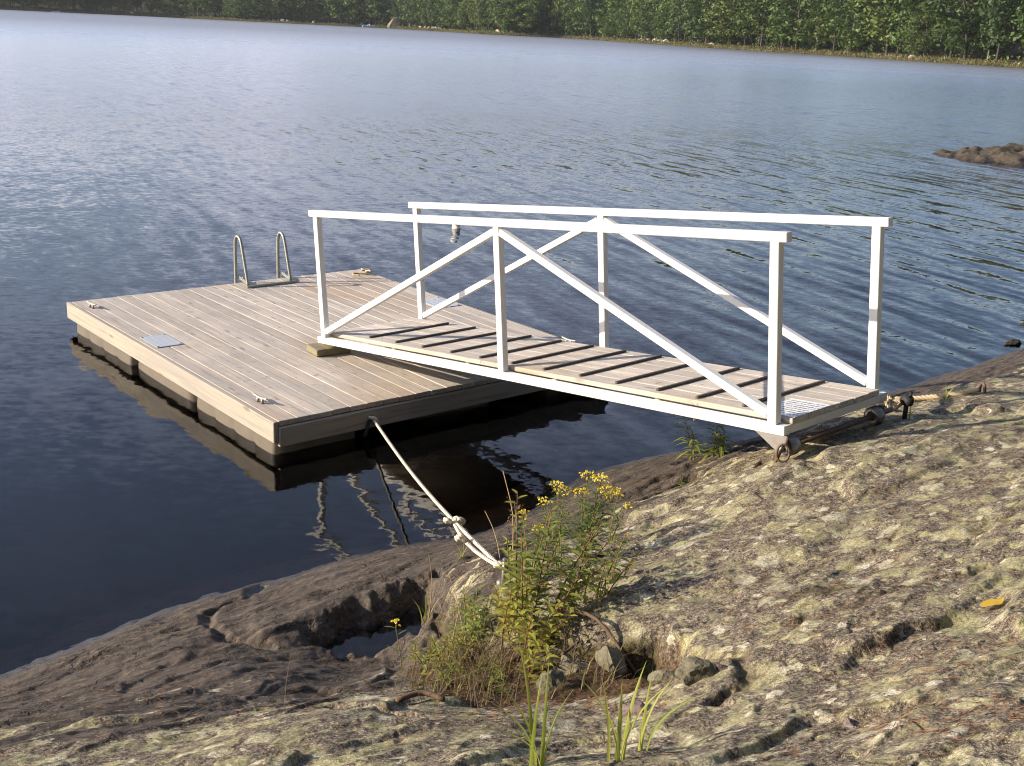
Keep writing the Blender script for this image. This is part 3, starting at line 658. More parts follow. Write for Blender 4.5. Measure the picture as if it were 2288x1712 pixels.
for i, (q, ri, hs) in enumerate(spots):
    kind, tms, cm, lm_ = TREES[rnd.randrange(len(TREES))]
    H = rnd.uniform(11.5, 20)*hs*(1.0 if kind < 2 else 1.08)
    if ri == 0 and rnd.random() < .35: H *= .72
    birch = ri == 0 and kind < 2 and rnd.random() < .08
    zb = .9+max(0, (ri-1))*.8
    o = empty(KN[kind], (q.x, q.y, zb), rnd.uniform(0, 6.28)); wsc = rnd.uniform(.95, 1.5) if kind == 0 else rnd.uniform(.85, 1.2)
    o.scale = (H*wsc, H*wsc, H)
    px_ = 1144+2400*q.x/q.y; zone = 'left of the moored boat' if px_ < 800 else ('between the boat and the rock pile' if px_ < 1340 else ('right of the rock pile' if px_ < 1830 else 'at the right end of the shore'))
    what = 'pale trunked tree' if birch else ('dark pine' if kind == 2 else ('light green leafy tree' if lm_ == 1 else 'dense green broadleaf tree'))
    row = ('in the front row', 'in the second row', 'in the third row', 'at the back')[ri]
    lab = '%s %s %s' % (what, row, zone); grp = what+'s of the far forest '+row+' '+zone
    tag(o, lab, 'tree', grp)
    place('trunk', tms[1 if birch else 0], o); place('crown', cm, o)
# the wood behind the counted trees, and the brush under them
V = []; F = []; rnd = random.Random(77)
def leafquad(V, F, p, s, r):
    n_ = Vector((r.uniform(-1, 1), r.uniform(-1.3, .4), r.uniform(-.2, 1.2))).normalized(); tx = Quaternion(n_, r.uniform(0, 6.28))@n_.orthogonal().normalized(); ty = n_.cross(tx); b = len(V)
    V += [tuple(p-tx*s), tuple(p+ty*s*.6), tuple(p+tx*s), tuple(p-ty*s*.6)]; F.append((b, b+1, b+2, b+3))
for k in range(1500):
    u = rnd.uniform(11, NU-16); p, t, n_ = far_at(u); off = 34+abs(rnd.gauss(0, 45)); q = p+n_*off
    gh = float(np.interp(off, offs, hts))*(.55+.45*min(1, max(0, (p.x+230)/330))); c = q+Vector((0, 0, gh+rnd.uniform(4, 17))); sz = rnd.uniform(2.2, 4.2)
    for _ in range(26):
        d = Vector((rnd.gauss(0, 1), rnd.gauss(0, 1), rnd.gauss(0, .8))).normalized()*sz*rnd.uniform(.5, 1.05); leafquad(V, F, c+d, rnd.uniform(.35, .75), rnd)
tag(place('far_forest', mk('far_forest', V, F, LEAF[0])), 'solid green mass of forest rising behind the trees of the far shore', 'forest', kind='stuff')
V = []; F = []
for k in range(950):
    u = rnd.uniform(11, NU-18); p, t, n_ = far_at(u); off = rnd.choice((rnd.uniform(3.5, 8), rnd.uniform(8, 30), rnd.uniform(12, 30))); q = p+n_*off; sz = rnd.uniform(.6, 1.5)*(1.0 if off < 9 else 1.8)
    c = q+Vector((0, 0, float(np.interp(off, offs, hts))+sz*.6))
    for _ in range(int(22)):
        d = Vector((rnd.gauss(0, 1), rnd.gauss(0, 1), rnd.gauss(0, .8))).normalized()*sz*rnd.uniform(.4, 1.05); leafquad(V, F, c+d, rnd.uniform(.16, .4), rnd)
tag(place('undergrowth', mk('undergrowth', V, F, LEAF[0])), 'low brush and saplings under the trees of the far shore', 'brush', kind='stuff')

# boulders on the far bank
def far_px(px_u, off, z): p, t, n_ = far_at(px_u); return p+n_*off+Vector((0, 0, z))
def u_of(xr):
    """parameter of the far shore where x / y equals xr"""
    best = min(range(10, NU*10-100), key=lambda k: abs(far_at(k/10)[0].x/far_at(k/10)[0].y-xr)); return best/10
ORD = ['first', 'second', 'third', 'fourth', 'fifth', 'sixth', 'seventh', 'eighth', 'ninth', 'tenth', 'eleventh', 'twelfth', 'thirteenth', 'fourteenth']
def bank_boulder(xr, off, sx, sy, sz, zc, m, seed, lab, grp='boulders along the far bank'):
    q = far_px(u_of(xr), off, zc)
    tag(place('boulder', rock_me('boulder', (sx, sy, sz), m, seed, 3), None, q, (0, 0, seed)), lab, 'boulder', grp)
XR = lambda px: (px-1144)/2400.
outl = [(-3.9, -.6), (-3.5, .9), (-2.3, 2.6), (-1.6, 3.7), (.2, 4.1), (3.4, 4.0), (3.6, 3.5), (2.0, 2.6), (1.5, .9), (1.9, -.6)]; V = []; F = []; rb = random.Random(6); no = len(outl)
for yy, sc_ in ((-1.9, .80), (-1.3, .97), (0, 1.0), (1.5, .95), (2.3, .75)):
    for a, b in outl: V.append((a*sc_+rb.uniform(-.18, .18), yy+rb.uniform(-.25, .25), b*(.55+.45*sc_)+rb.uniform(-.15, .15)))
for k in range(4):
    for i_ in range(no): a = k*no+i_; b = k*no+(i_+1) % no; F.append((a, b, b+no, a+no))
F.append(tuple(range(no))); F.append(tuple(range(4*no, 5*no)))
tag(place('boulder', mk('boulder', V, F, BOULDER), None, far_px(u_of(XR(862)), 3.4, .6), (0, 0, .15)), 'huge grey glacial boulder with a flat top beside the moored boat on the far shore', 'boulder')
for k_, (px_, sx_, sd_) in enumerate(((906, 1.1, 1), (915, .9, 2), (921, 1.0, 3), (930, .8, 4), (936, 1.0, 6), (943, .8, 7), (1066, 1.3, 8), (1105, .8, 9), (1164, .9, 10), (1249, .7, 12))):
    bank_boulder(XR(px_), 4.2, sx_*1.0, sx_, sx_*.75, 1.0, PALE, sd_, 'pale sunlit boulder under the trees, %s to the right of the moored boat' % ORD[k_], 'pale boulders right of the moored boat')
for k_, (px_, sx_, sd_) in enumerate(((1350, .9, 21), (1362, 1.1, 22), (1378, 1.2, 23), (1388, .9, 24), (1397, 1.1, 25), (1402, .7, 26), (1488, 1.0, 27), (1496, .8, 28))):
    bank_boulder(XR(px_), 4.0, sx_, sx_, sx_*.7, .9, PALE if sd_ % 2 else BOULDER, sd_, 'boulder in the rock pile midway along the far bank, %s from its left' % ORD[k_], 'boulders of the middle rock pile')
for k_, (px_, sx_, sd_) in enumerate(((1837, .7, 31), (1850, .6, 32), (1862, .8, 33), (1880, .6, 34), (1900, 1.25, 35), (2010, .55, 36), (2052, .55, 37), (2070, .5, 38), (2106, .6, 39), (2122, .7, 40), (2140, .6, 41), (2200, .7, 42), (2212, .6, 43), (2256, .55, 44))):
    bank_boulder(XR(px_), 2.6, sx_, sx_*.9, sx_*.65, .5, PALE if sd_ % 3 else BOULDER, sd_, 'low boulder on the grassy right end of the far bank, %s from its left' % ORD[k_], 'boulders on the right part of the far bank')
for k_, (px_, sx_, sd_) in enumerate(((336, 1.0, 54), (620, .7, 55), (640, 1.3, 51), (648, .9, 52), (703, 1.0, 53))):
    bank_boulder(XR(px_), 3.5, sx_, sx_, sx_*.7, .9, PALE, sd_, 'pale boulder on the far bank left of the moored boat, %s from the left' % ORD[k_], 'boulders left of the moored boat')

# ------------------------------------------------------------------ materials of the things
DECK = m_wood('weathered_deck', (.50, .437, .37), 0); FASC_SHADE = m_wood('shaded_fascia', (.34, .295, .235), 0, stain=False, dark=.6); FASC = m_wood('pine_fascia', (.40, .352, .285), 0, stain=False, dark=.72)  # end fascia: same pale wood, tinted darker to deepen the shade on it
GDECK = m_wood('gangway_deck', (.55, .485, .405), 0); TREAD = m_plain('tread_strip', (.12, .098, .088), .85, .4, 60, .5)
WHITE = m_paint('white_paint', (.74, .73, .70), .42, .28); GALV = m_metal('galvanised_steel', (.27, .26, .25), .5, .25); STEEL = m_metal('ladder_aluminium', (.33, .33, .28), .48, .12)
CLEAT = m_metal('cleat_metal', (.38, .36, .32), .5, .3); RUST = m_metal('rusty_steel', (.17, .115, .085), .75, .6, .4); BLACK = m_plain('black_iron', (.022, .021, .022), .6, .4, 40, .3)
FLOAT = m_plain('float_plastic', (.150, .128, .100), .55, .25, 6, .1); ROPE = m_plain('rope_fibre', (.62, .56, .45), .9, .2, 90, .4); OLDR = m_plain('old_rope_fibre', (.46, .37, .24), .9, .25, 90, .4)
MOSSW = m_wood('mossy_block', (.30, .25, .10), 0, stain=False); BROWN = m_plain('twig_bark', (.13, .085, .055), .9, .4, 60, .4)
PLATE_A = m_print('raft_plate_print', (.40, .44, .48), (.66, .62, .58), 4, .35, .34, .22, 1.0)
PLATE_B = m_print('far_plate_print', (.52, .55, .60), (.08, .09, .12), 4, .35, .36, .26, 5.0)
PLATE_C = m_print('gangway_plate_print', (.74, .75, .76), (.06, .06, .07), 9, .55, .30, .34, 9.0)

# ------------------------------------------------------------------ the raft
RW, RL, RH = 3.0711, 3.8425, .2545
raft = empty('swim_raft', (-1.5462, 7.0642, 0)); raft.rotation_euler = (0, 0, 2.2814)     # local x runs away from the shore, local -y across
tag(raft, 'square weathered wooden swim raft floating below the white gangway', 'raft')
rnd = random.Random(3); NP = 22; pw = (RW-.006)/NP
pm = [box_me('deck_plank', (RL, pw-.0045, .036), DECK, .0035, 1, .0007, rnd) for _ in range(5)]
for k in range(NP):
    b = -.004-(k+.5)*pw
    place('deck_plank', pm[k % 5], raft, (RL/2+rnd.uniform(-.006, .004)-.004, b, RH-.018+rnd.uniform(-.0012, .0012)), (0, 0, 0))
# fascia boards: long sides flush with the deck, ends below the plank ends
def fascia(nm, lo, hi): return box(nm, lo, hi, FASC, raft, .004)
def turned(nm, lo, hi):
    lo = Vector(lo); hi = Vector(hi); s_ = hi-lo
    return place(nm, box_me(nm, (s_.y, s_.x, s_.z), FASC_SHADE, .004), raft, (lo+hi)/2, (0, 0, R(90)))
fascia('fascia_board', (-.012, .0, RH-.150), (RL+.012, .036, RH-.002))
fascia('fascia_board', (-.012, -RW-.040, RH-.150), (RL+.012, -RW-.004, RH-.002))
turned('fascia_board', (-.030, -RW-.004, RH-.178), (.006, -.001, RH-.0415))
turned('fascia_board', (RL-.006, -RW-.004, RH-.178), (RL+.030, -.001, RH-.0415))
for b in (-.5, -1.28, -1.80, -2.55): box('joist', (.04, b-.019, RH-.17), (RL-.04, b+.019, RH-.037), MOSSW, raft, .002)
# moulded float drums: bulging bays with grooves between them
def float_block(x0, x1, y0, y1, bays):
    n = 7; V = []; F = []; prof = []
    zs = [-.26, -.2, -.08, .0, .05, .092, .104]
    cols = []
    for k in range(bays):
        for j in range(9):
            t = j/8; cols.append((x0+(x1-x0)*(k+.03+t*.94)/bays, math.sin(math.pi*t)**.35*.016))
    def side(x, blg, y, sgn): return [(x, y+sgn*(blg+.012*math.sin(math.pi*(zz_+.26)/.365)), zz_) for zz_ in zs]
    for x, blg in cols: V += side(x, blg, y1, 1)
    o2 = len(V)
    for x, blg in cols: V += side(x, blg, y0, -1)
    nz_ = len(zs)
    for i in range(len(cols)-1):
        for j in range(nz_-1):
            a = i*nz_+j; F.append((a, a+nz_, a+nz_+1, a+1)); a += o2; F.append((a, a+1, a+nz_+1, a+nz_))
        a = i*nz_+nz_-1; F.append((a, a+nz_, a+nz_+o2, a+o2)); a = i*nz_; F.append((a, a+o2, a+nz_+o2, a+nz_))
    e = (len(cols)-1)*nz_
    for j in range(nz_-1): F.append((j, j+1, o2+j+1, o2+j)); F.append((e+j, e+o2+j, e+o2+j+1, e+j+1))
    return place('float', mk('float', V, F, FLOAT, True), raft)
float_block(2.46, 3.74, -.62, -.010, 4); float_block(.03, 1.25, -.62, -.010, 4); float_block(.03, 1.25, -RW+.05, -RW+.62, 4); float_block(2.46, 3.74, -RW+.05, -RW+.62, 4)
float_block(1.30, 2.42, -.60, -.030, 1); float_block(.10, 1.2, -1.9, -1.2, 3); float_block(2.5, 3.7, -1.9, -1.2, 3)
# cleats
def cleat(x, y, rz):
    V, F = tube_geo(bez([(-.085, 0, .046), (-.06, 0, .042), (0, 0, .036), (.06, 0, .042), (.085, 0, .046)], 3), [.006, .007, .008, .009, .0095, .010, .0105, .010, .0095, .009, .008, .007, .006], 8)
    c = place('cleat', mk('cleat', V, F, CLEAT, True), raft, (x, y, RH), (0, 0, rz))
    for s_ in (-1, 1): tube('cleat_foot', [(s_*.028, 0, 0), (s_*.026, 0, .036)], [.012, .009], CLEAT, c, 8)
    return c
cleat(3.53, -.075, .12); cleat(.40, -.085, .1); cl = cleat(3.60, -3.02, .1); cleat(.42, -3.02, .05)
V, F = rope_geo(bez([(-.06, .02, .02), (-.02, -.03, .045), (.03, .03, .04), (.05, -.02, .03), (-.03, -.03, .02), (-.05, .03, .035), (.0, .04, .02), (.06, .09, .008), (.03, .15, .008), (-.05, .13, .008)], 6), .011, .05)
place('rope_hitch', mk('rope_hitch', V, F, OLDR, True), cl)
# plates on the deck
def plate(x, y, sx, sy, m, rz=0, nails=True):
    p = place('notice_plate', box_me('notice_plate', (sx, sy, .004), m, .001), raft, (x, y, RH+.0045), (0, 0, rz))
    for ax_ in (-1, 1):
        for ay in (-1, 1): lathe('nail', [(.0001, .0), (.006, .001), (.006, .004), (.0001, .006)], RUST, p, 8, loc=(ax_*(sx/2-.018), ay*(sy/2-.018), .002))
    return p
plate(2.20, -.150, .35, .225, PLATE_A); plate(2.165, -2.925, .36, .26, PLATE_B)
# swim ladder at the far edge
lad = empty('ladder'); lad.parent = raft; lad.location = (3.62, -1.66, RH)
def lloop(y):
    p = bez([(0, y, 0), (.06, y, .20), (.120, y, .395), (.155, y, .455), (.205, y, .472), (.245, y, .440), (.260, y, .37), (.264, y, .2), (.266, y, -.12)], 6)
    tube('handrail', p, .0160, STEEL, lad, 10)
    bar('foot_strap', (-.03, y-.024, .006), (.25, y-.024, .052), .006, .030, STEEL, lad, .001)
    lathe('bolt', [(.0001, 0), (.009, .002), (.009, .012), (.0001, .014)], STEEL, lad, 8, loc=(.05, y-.03, .03)); lathe('bolt', [(.0001, 0), (.009, .002), (.009, .012), (.0001, .014)], STEEL, lad, 8, loc=(.17, y-.03, .05))
lloop(0); lloop(-.475)
bar('cross_bar', (-.035, .035, .012), (-.035, -.52, .012), .03, .022, STEEL, lad, .002)
for zz_ in (-.10, -.36): bar('rung', (.262, 0, zz_), (.262, -.475, zz_), .05, .02, STEEL, lad, .002)
for y_ in (0, -.475): tube('rail', [(.262, y_, -.10), (.262, y_, -.5)], .0135, STEEL, lad, 8)

# ------------------------------------------------------------------ the gangway
gw = empty('gangway')
gyaw, gpit = -.8157, -.1193
gw.location = (-1.5664, 8.6782, .3495); gw.rotation_euler = (0, gpit, gyaw)
tag(gw, 'white painted steel gangway with handrails leading from the rock to the raft', 'gangway')
L, WG, HR, S = 4.386, .975, 1.05, .051
for y0 in (0, WG):
    box('stringer', (0, y0, 0), (L, y0+S, S), WHITE, gw, .003)
    box('handrail', (-.002, y0, HR-S), (4.381, y0+S, HR), WHITE, gw, .004)
    for px_ in (.054, 2.163, 4.279): box('post', (px_, y0+.0015, S), (px_+.055, y0+S-.0015, HR-S), WHITE, gw, .003)
    for (x0, z0, x1, z1) in ((.112, .098, 2.160, .966), (2.221, .966, 4.276, .098)):
        d = Vector((x1-x0, 0, z1-z0)).normalized(); bar('brace', (x0, y0+S/2, z0), (x1, y0+S/2, z1), S-.006, S-.006, WHITE, gw, .003, (0, 0, 1))
for x0 in (.006, L-.054): box('cross_beam', (x0, S+.001, .002), (x0+.05, WG-.001, S-.002), WHITE, gw, .003)
for x0 in (.9, 1.75, 2.6, 3.45): box('cross_beam', (x0, S+.001, .004), (x0+.038, WG-.001, S-.004), WHITE, gw, .003)
ws = [.133]*6+[.082]; y = .068; rnd = random.Random(9)
for k, wd in enumerate([.150, .150, .150, .150, .150, .121]):
    me = box_me('deck_plank', (4.34, wd-.004, .030), GDECK, .003, 1, .0008, rnd)
    place('deck_plank', me, gw, (4.39-2.17+rnd.uniform(-.004, .003), y+wd/2, S+.015+rnd.uniform(0, .0015))); y += wd
DZ = S+.031
trm = box_me('tread_strip', (.022, .79, .015), TREAD, .004, 1, .0012, rnd)
for k, tx in enumerate((.560, .895, 1.215, 1.535, 1.855, 2.175, 2.490, 2.800, 3.120, 3.435, 3.730, 4.045)):
    place('tread_strip', trm, gw, (tx, .505+rnd.uniform(-.008, .008), DZ+.0085), (0, 0, rnd.uniform(-.015, .015)))
p = place('notice_plate', box_me('notice_plate', (.255, .35, .003), PLATE_C, .001), gw, (4.262, .262, DZ+.003))
# wheels, axle, brackets at the shore end
AX, AZ = 4.372, -.068
axle = tube('axle', [(AX, .0, AZ), (AX, 1.10, AZ)], .016, RUST, gw, 12)
for yw in (.075, .915):
    wh = empty('wheel'); wh.parent = gw; wh.location = (AX, yw, AZ)
    lathe('tyre', [(.030, -.034), (.047, -.034), (.0525, -.026), (.0525, .026), (.047, .034), (.030, .034)], GALV, wh, 28, 'y')
    lathe('hub', [(.014, -.038), (.028, -.038), (.030, -.030), (.030, .030), (.028, .038), (.014, .038)], RUST, wh, 18, 'y')
for yb in (.006, .968):
    V = [(-.17, 0, .070), (.03, 0, .070), (.032, 0, -.02), (.0, 0, -.034), (-.032, 0, -.02)]
    V = [(a, s_*.0035, c) for s_ in (-1, 1) for a, b, c in V]; F = [(4, 3, 2, 1, 0), (5, 6, 7, 8, 9)]+[(i, (i+1) % 5, 5+(i+1) % 5, 5+i) for i in range(5)]
    place('bracket', mk('bracket', V, F, GALV), gw, (AX, yb, AZ))
lathe('axle_cap', [(.0001, -.012), (.019, -.012), (.021, -.006), (.021, .004), (.0001, .004)], GALV, gw, 18, 'y', (AX, -.006, AZ))
lathe('bolt', [(.0001, -.012), (.010, -.012), (.010, .012), (.0001, .012)], GALV, gw, 10, 'z', (3.78, .03, -.012))

# wooden block under the raft end of the gangway
blk = place('wood_block', box_me('wood_block', (.20, .30, .058), MOSSW, .008, 2, .002, random.Random(2)), None, (0, 0, 0))
bm_ = raft.matrix_world  # raft transform is read from its own location and yaw
ca, sa = math.cos(2.2814), math.sin(2.2814)
def raft_w(a, b, z): return (-1.5462+ca*a-sa*b, 7.0642+sa*a+ca*b, z)
blk.location = raft_w(1.245, -1.145, RH+.0305); blk.rotation_euler = (0, 0, 2.2814-.10)
tag(blk, 'mossy worn wooden block on the raft under the end of the gangway', 'block')

# ring pins that hold the wheels to the rock
def wpt(lx, ly, lz):
    cy, sy = math.cos(gyaw), math.sin(gyaw); cpi, spi = math.cos(gpit), math.sin(gpit)
    x, z = cpi*lx+spi*lz, -spi*lx+cpi*lz; return (-1.5664+cy*x-sy*ly, 8.6782+sy*x+cy*ly, .3495+z)
p0 = Vector(wpt(AX+.02, -.035, AZ)); gz_ = hz(p0.x, p0.y)
pin = empty('ring_pin', (p0.x, p0.y, gz_)); tag(pin, 'rusty steel ring pin driven into the rock at the near gangway wheel', 'pin')
tube('pin_shaft', [(-.035, -.01, -.03), (-.01, -.004, .03), (.02, .0, .10), (.028, 0, .135)], .0075, RUST, pin, 8)
ringp = [(.01+.033*math.cos(a), -.012+.008*math.sin(a), .052+.045*math.sin(a)) for a in np.linspace(0, 2*math.pi, 19)]
tube('ring', ringp, .0065, RUST, pin, 8)
p1 = Vector(wpt(AX+.09, 1.10, AZ)); g1 = hz(p1.x, p1.y)
pin2 = empty('anchor_post', (p1.x, p1.y, g1)); tag(pin2, 'short black iron anchor post with a ring beyond the far gangway wheel', 'post')
zt = max(.10, p1.z-g1+.02)
tube('post', [(0, 0, -.04), (0, 0, zt+.01)], .014, BLACK, pin2, 10)
lathe('post_head', [(.0001, -.05), (.022, -.05), (.026, -.02), (.036, -.012), (.038, .012), (.026, .022), (.022, .045), (.0001, .045)], BLACK, pin2, 16, 'y', (0, 0, zt+.015))
# ------------------------------------------------------------------ mooring line to the ring bolt
bx, by = -.006, 4.50; bz = hz(bx, by)
bolt = empty('ring_bolt', (bx, by, bz)); tag(bolt, 'grey iron ring bolt in the rock holding the white mooring rope', 'ring bolt')
tube('ring', [(.012+.0*a, .035*math.cos(a), .055+.062*math.sin(a)) for a in np.linspace(-.9, math.pi+.9, 18)], .0105, GALV, bolt, 10)
lathe('bolt_foot', [(.0001, -.02), (.020, -.02), (.020, .012), (.012, .02), (.0001, .02)], GALV, bolt, 12)
k0 = Vector(raft_w(-.045, -.735, .135)); k1 = Vector((bx-.005, by+.02, bz+.075))
mr = empty('mooring_rope', (k0.x, k0.y, 0)); tag(mr, 'taut white mooring rope from the raft to the ring bolt on the rock', 'rope')
inv = Vector((-k0.x, -k0.y, 0))
def sag(t): return k0.lerp(k1, t)-Vector((0, 0, .06*math.sin(math.pi*t)))+inv
V, F = rope_geo([sag(t/40) for t in range(41)], .0108, .07); place('rope_run', mk('rope_run', V, F, ROPE, True), mr)
side = (k1-k0).cross(Vector((0, 0, 1))).normalized()
V, F = rope_geo([sag(t/20)+side*(.030*math.sin(math.pi*(t-14.6)/5.6)+.002)+Vector((0, 0, -.012*math.sin(math.pi*(t-14.6)/5.4))) for t in [14.6, 15.2, 16, 17, 18, 19, 20]], .0100, .07); place('rope_return', mk('rope_return', V, F, ROPE, True), mr)
def knot(nm, c, r_, seed, m=ROPE, n_=9, parent=mr):
    q = random.Random(seed); pts = []
    for k in range(n_): a = k*2.3; pts.append(c+Vector((math.cos(a), math.sin(a), math.sin(a*1.7)*.9))*r_*q.uniform(.65, 1.1))
    V, F = rope_geo(bez(pts, 5), .0125, .05); return place(nm, mk(nm, V, F, m, True), parent)
knot('knot', sag(0)+Vector((0, 0, .0)), .035, 1); knot('knot', sag(.735)-side*.032, .026, 4); knot('knot', sag(.745)+side*.040+Vector((0, 0, .012)), .020, 7); knot('knot', sag(.85)+side*.060+Vector((0, 0, .01)), .022, 5)
knot('ring_turn', sag(.992), .026, 9, ROPE, 7)
V, F = tube_geo(bez([sag(0)+Vector((0, 0, .03)), sag(0)+Vector((-.03, -.02, .0)), sag(0)+Vector((-.045, -.03, -.06)), sag(0)+Vector((-.06, -.04, -.115))], 4), .013, 7); place('black_tail', mk('black_tail', V, F, BLACK, True), mr)

# still water in the pocket of the rock
pc = np.array(POOL); cc_ = pc.mean(0); ring = [(cc_[0]+(a-cc_[0])*1.16, cc_[1]+(b-cc_[1])*1.16) for a, b in POOL]; n0 = len(ring)
V = [(a, b, .075) for a, b in ring]+[(a, b, -.4) for a, b in ring]; F = [tuple(range(n0))[::-1], tuple(range(n0, 2*n0))]+[(i, (i+1) % n0, n0+(i+1) % n0, n0+i) for i in range(n0)]     # the outline runs clockwise
tag(place('rock_pool', mk('rock_pool', V, F, WATER)), kind='structure')
# ------------------------------------------------------------------ old rope, sticks, stones, leaf, buoy, boat
def gpt(x, y, lift=0.0): return Vector((x, y, hz(x, y)+lift))
er = empty('eye_ring', gpt(3.02, 6.95)); tag(er, 'rusty iron eye in the rock at the right end of the old rope', 'ring')
tube('ring', [(.0, .04*math.cos(a), .03+.045*math.sin(a)) for a in np.linspace(-.6, math.pi+.6, 15)], .010, RUST, er, 8)
orp = empty('old_rope', (0, 0, 0)); tag(orp, 'frayed tan twisted rope lying on the rock beyond the gangway', 'rope')
path = [gpt(3.01, 6.97, .035), gpt(2.94, 7.02, .018), gpt(2.86, 7.10, .016), gpt(2.78, 7.16, .02), gpt(2.66, 7.20, .03), gpt(2.56, 7.18, .04)]
V, F = rope_geo(bez(path, 8), .019, .085); place('rope_run', mk('rope_run', V, F, OLDR, True), orp)
c = gpt(2.47, 7.12, .03); V, F = [], []; q = random.Random(8)
for k in range(2):
    pts = [c+Vector((q.uniform(-.11, .10), q.uniform(-.07, .07), q.uniform(-.01, .06))) for _ in range(7)]; rope_geo(bez(pts, 6), .014, .06, V, F)
place('rope_tangle', mk('rope_tangle', V, F, OLDR, True), orp)
tube('black_strop', bez([c+Vector((.02, -.02, .04)), c+Vector((-.02, -.25, .05)), Vector((p1.x+.02, p1.y+.02, g1+zt+.05)), Vector((p1.x, p1.y, g1+zt+.02))], 5), .010, BLACK, orp, 7)

def stick(pts, r_, lab, m=BROWN):
    tag(tube('stick', bez([gpt(*p_) for p_ in pts], 4), r_, m, None, 6), lab, 'stick')
stick([(.22, 3.92, .07), (.36, 3.78, .06), (.50, 3.60, .03)], .007, 'grey brown stick lying across the hollow right of the plants')
stick([(.30, 3.74, .04), (.23, 3.66, .05)], .006, 'short broken stick in the hollow right of the plants')
stick([(-.34, 3.34, .01), (-.26, 3.40, .03), (-.18, 3.36, .02)], .010, 'pale stub of wood under the low dry stems')
for (x, y, s_, sd, m_, lab) in ((.27, 3.62, (.085, .065, .05), 2, LSTONE, 'pale lichen covered stone beside the stems in the hollow'), (.40, 3.60, (.085, .07, .07), 5, LSTONE, 'lichen covered stone at the left rim of the dark hole'),
        (.20, 3.44, (.07, .06, .05), 6, LSTONE, 'small lichen stone in the needles of the hollow'), (.60, 3.02, (.075, .06, .055), 7, LSTONE, 'grey stone wedged at the foot of the rock below the dark hole'),
        (.42, 2.98, (.045, .04, .04), 9, STONE, 'small dark stone at the near edge of the hollow'), (.685, 3.035, (.026, .018, .016), 12, STONE, 'purple brown chip of stone on the sunlit rock face'),
        (.905, 2.50, (.022, .018, .015), 14, STONE, 'small round purple pebble on the right rock'), (.53, 3.18, (.05, .04, .035), 15, LSTONE, 'little stone in the brown needles below the dark hole')):
    tag(place('stone', rock_me('stone', s_, m_, sd, 3), None, gpt(x, y, s_[2]*.08), (0, 0, sd)), lab, 'stone', 'loose stones on the shore rock')
YL = m_leaf('yellow_leaf', (.55, .36, .03), (.72, .52, .06), 30, .3)
lp = gpt(1.552, 3.221, .012); V = []; F = []
for k in range(7):
    t = k/6; wd = .026*math.sin(math.pi*(.08+.9*t))**.8; V += [(t*.085-.04, -wd, .010*abs(math.sin(5*t))+.012), (t*.085-.04, 0, .004+.012*t), (t*.085-.04, wd*.9, .004)]
for k in range(6):
    a = k*3; F += [(a, a+3, a+4, a+1), (a+1, a+4, a+5, a+2)]
tag(place('fallen_leaf', mk('fallen_leaf', V, F, YL, True), None, lp, (.1, -.15, .4)), 'bright yellow fallen leaf on the lichen rock at right', 'leaf')

BUOY = m_paint('buoy_paint', (.78, .74, .68), .4, .3); BUOYO = m_paint('buoy_orange', (.80, .66, .56), .4, .3)
bu = empty('mooring_buoy', (-.92, 16.35, -.02)); bu.scale = (.8, .8, .8); tag(bu, 'small white float with an orange band on the water beyond the handrails', 'buoy')
lathe('float_body', [(.001, -.10), (.07, -.09), (.085, -.02), (.085, .03), (.07, .05)], BUOYO, bu, 18); lathe('float_cap', [(.07, .0505), (.074, .09), (.066, .16), (.04, .185), (.001, .19)], BUOY, bu, 18)

HULL = m_paint('boat_white', (.80, .80, .80), .35, .15); BLUE = m_paint('boat_blue', (.05, .15, .33), .4, .2)
q = far_px(u_of(XR(824)), -3.0, 0); bt = empty('motor_boat', q, .25); bt.scale = (1.25, 1.25, 1.35); tag(bt, 'small white boat with blue trim moored by the huge boulder', 'boat')
V = []; F = []; N_ = 12
for i in range(N_+1):
    t = i/N_; x = -2.2+4.4*t; b_ = .85*(1-max(0, (t-.45)/.55)**2.2)*(.9+.1*t); sh = .55+.22*t*t; V += [(x, -b_, sh), (x, -b_*.8, .05), (x, 0, -.12), (x, b_*.8, .05), (x, b_, sh)]
for i in range(N_):
    for j in range(4): a = i*5+j; F.append((a, a+1, a+6, a+5))
F.append((0, 1, 2, 3, 4)); place('hull', mk('hull', V, F, HULL, True), bt)
box('engine_cowl', (-2.55, -.2, .35), (-2.15, .2, 1.25), BLUE, bt, .06, 2); box('blue_cover', (-1.9, -.6, .56), (-1.2, .6, .80), BLUE, bt, .08, 2); box('windscreen', (.1, -.6, .6), (.22, .6, 1.05), HULL, bt, .03)
box('seat', (-.5, -.6, .45), (-.1, .6, .75), HULL, bt, .04)
q = far_px(u_of(XR(180)), -2.0, 0); tag(place('row_boat', mk('row_boat', [(x_*1.0, y_, z_) for x_, y_, z_ in V], F, HULL, True), None, q, (0, 0, .1), (.8, .8, .6)), 'tiny white row boat at the left end of the far shore', 'boat')

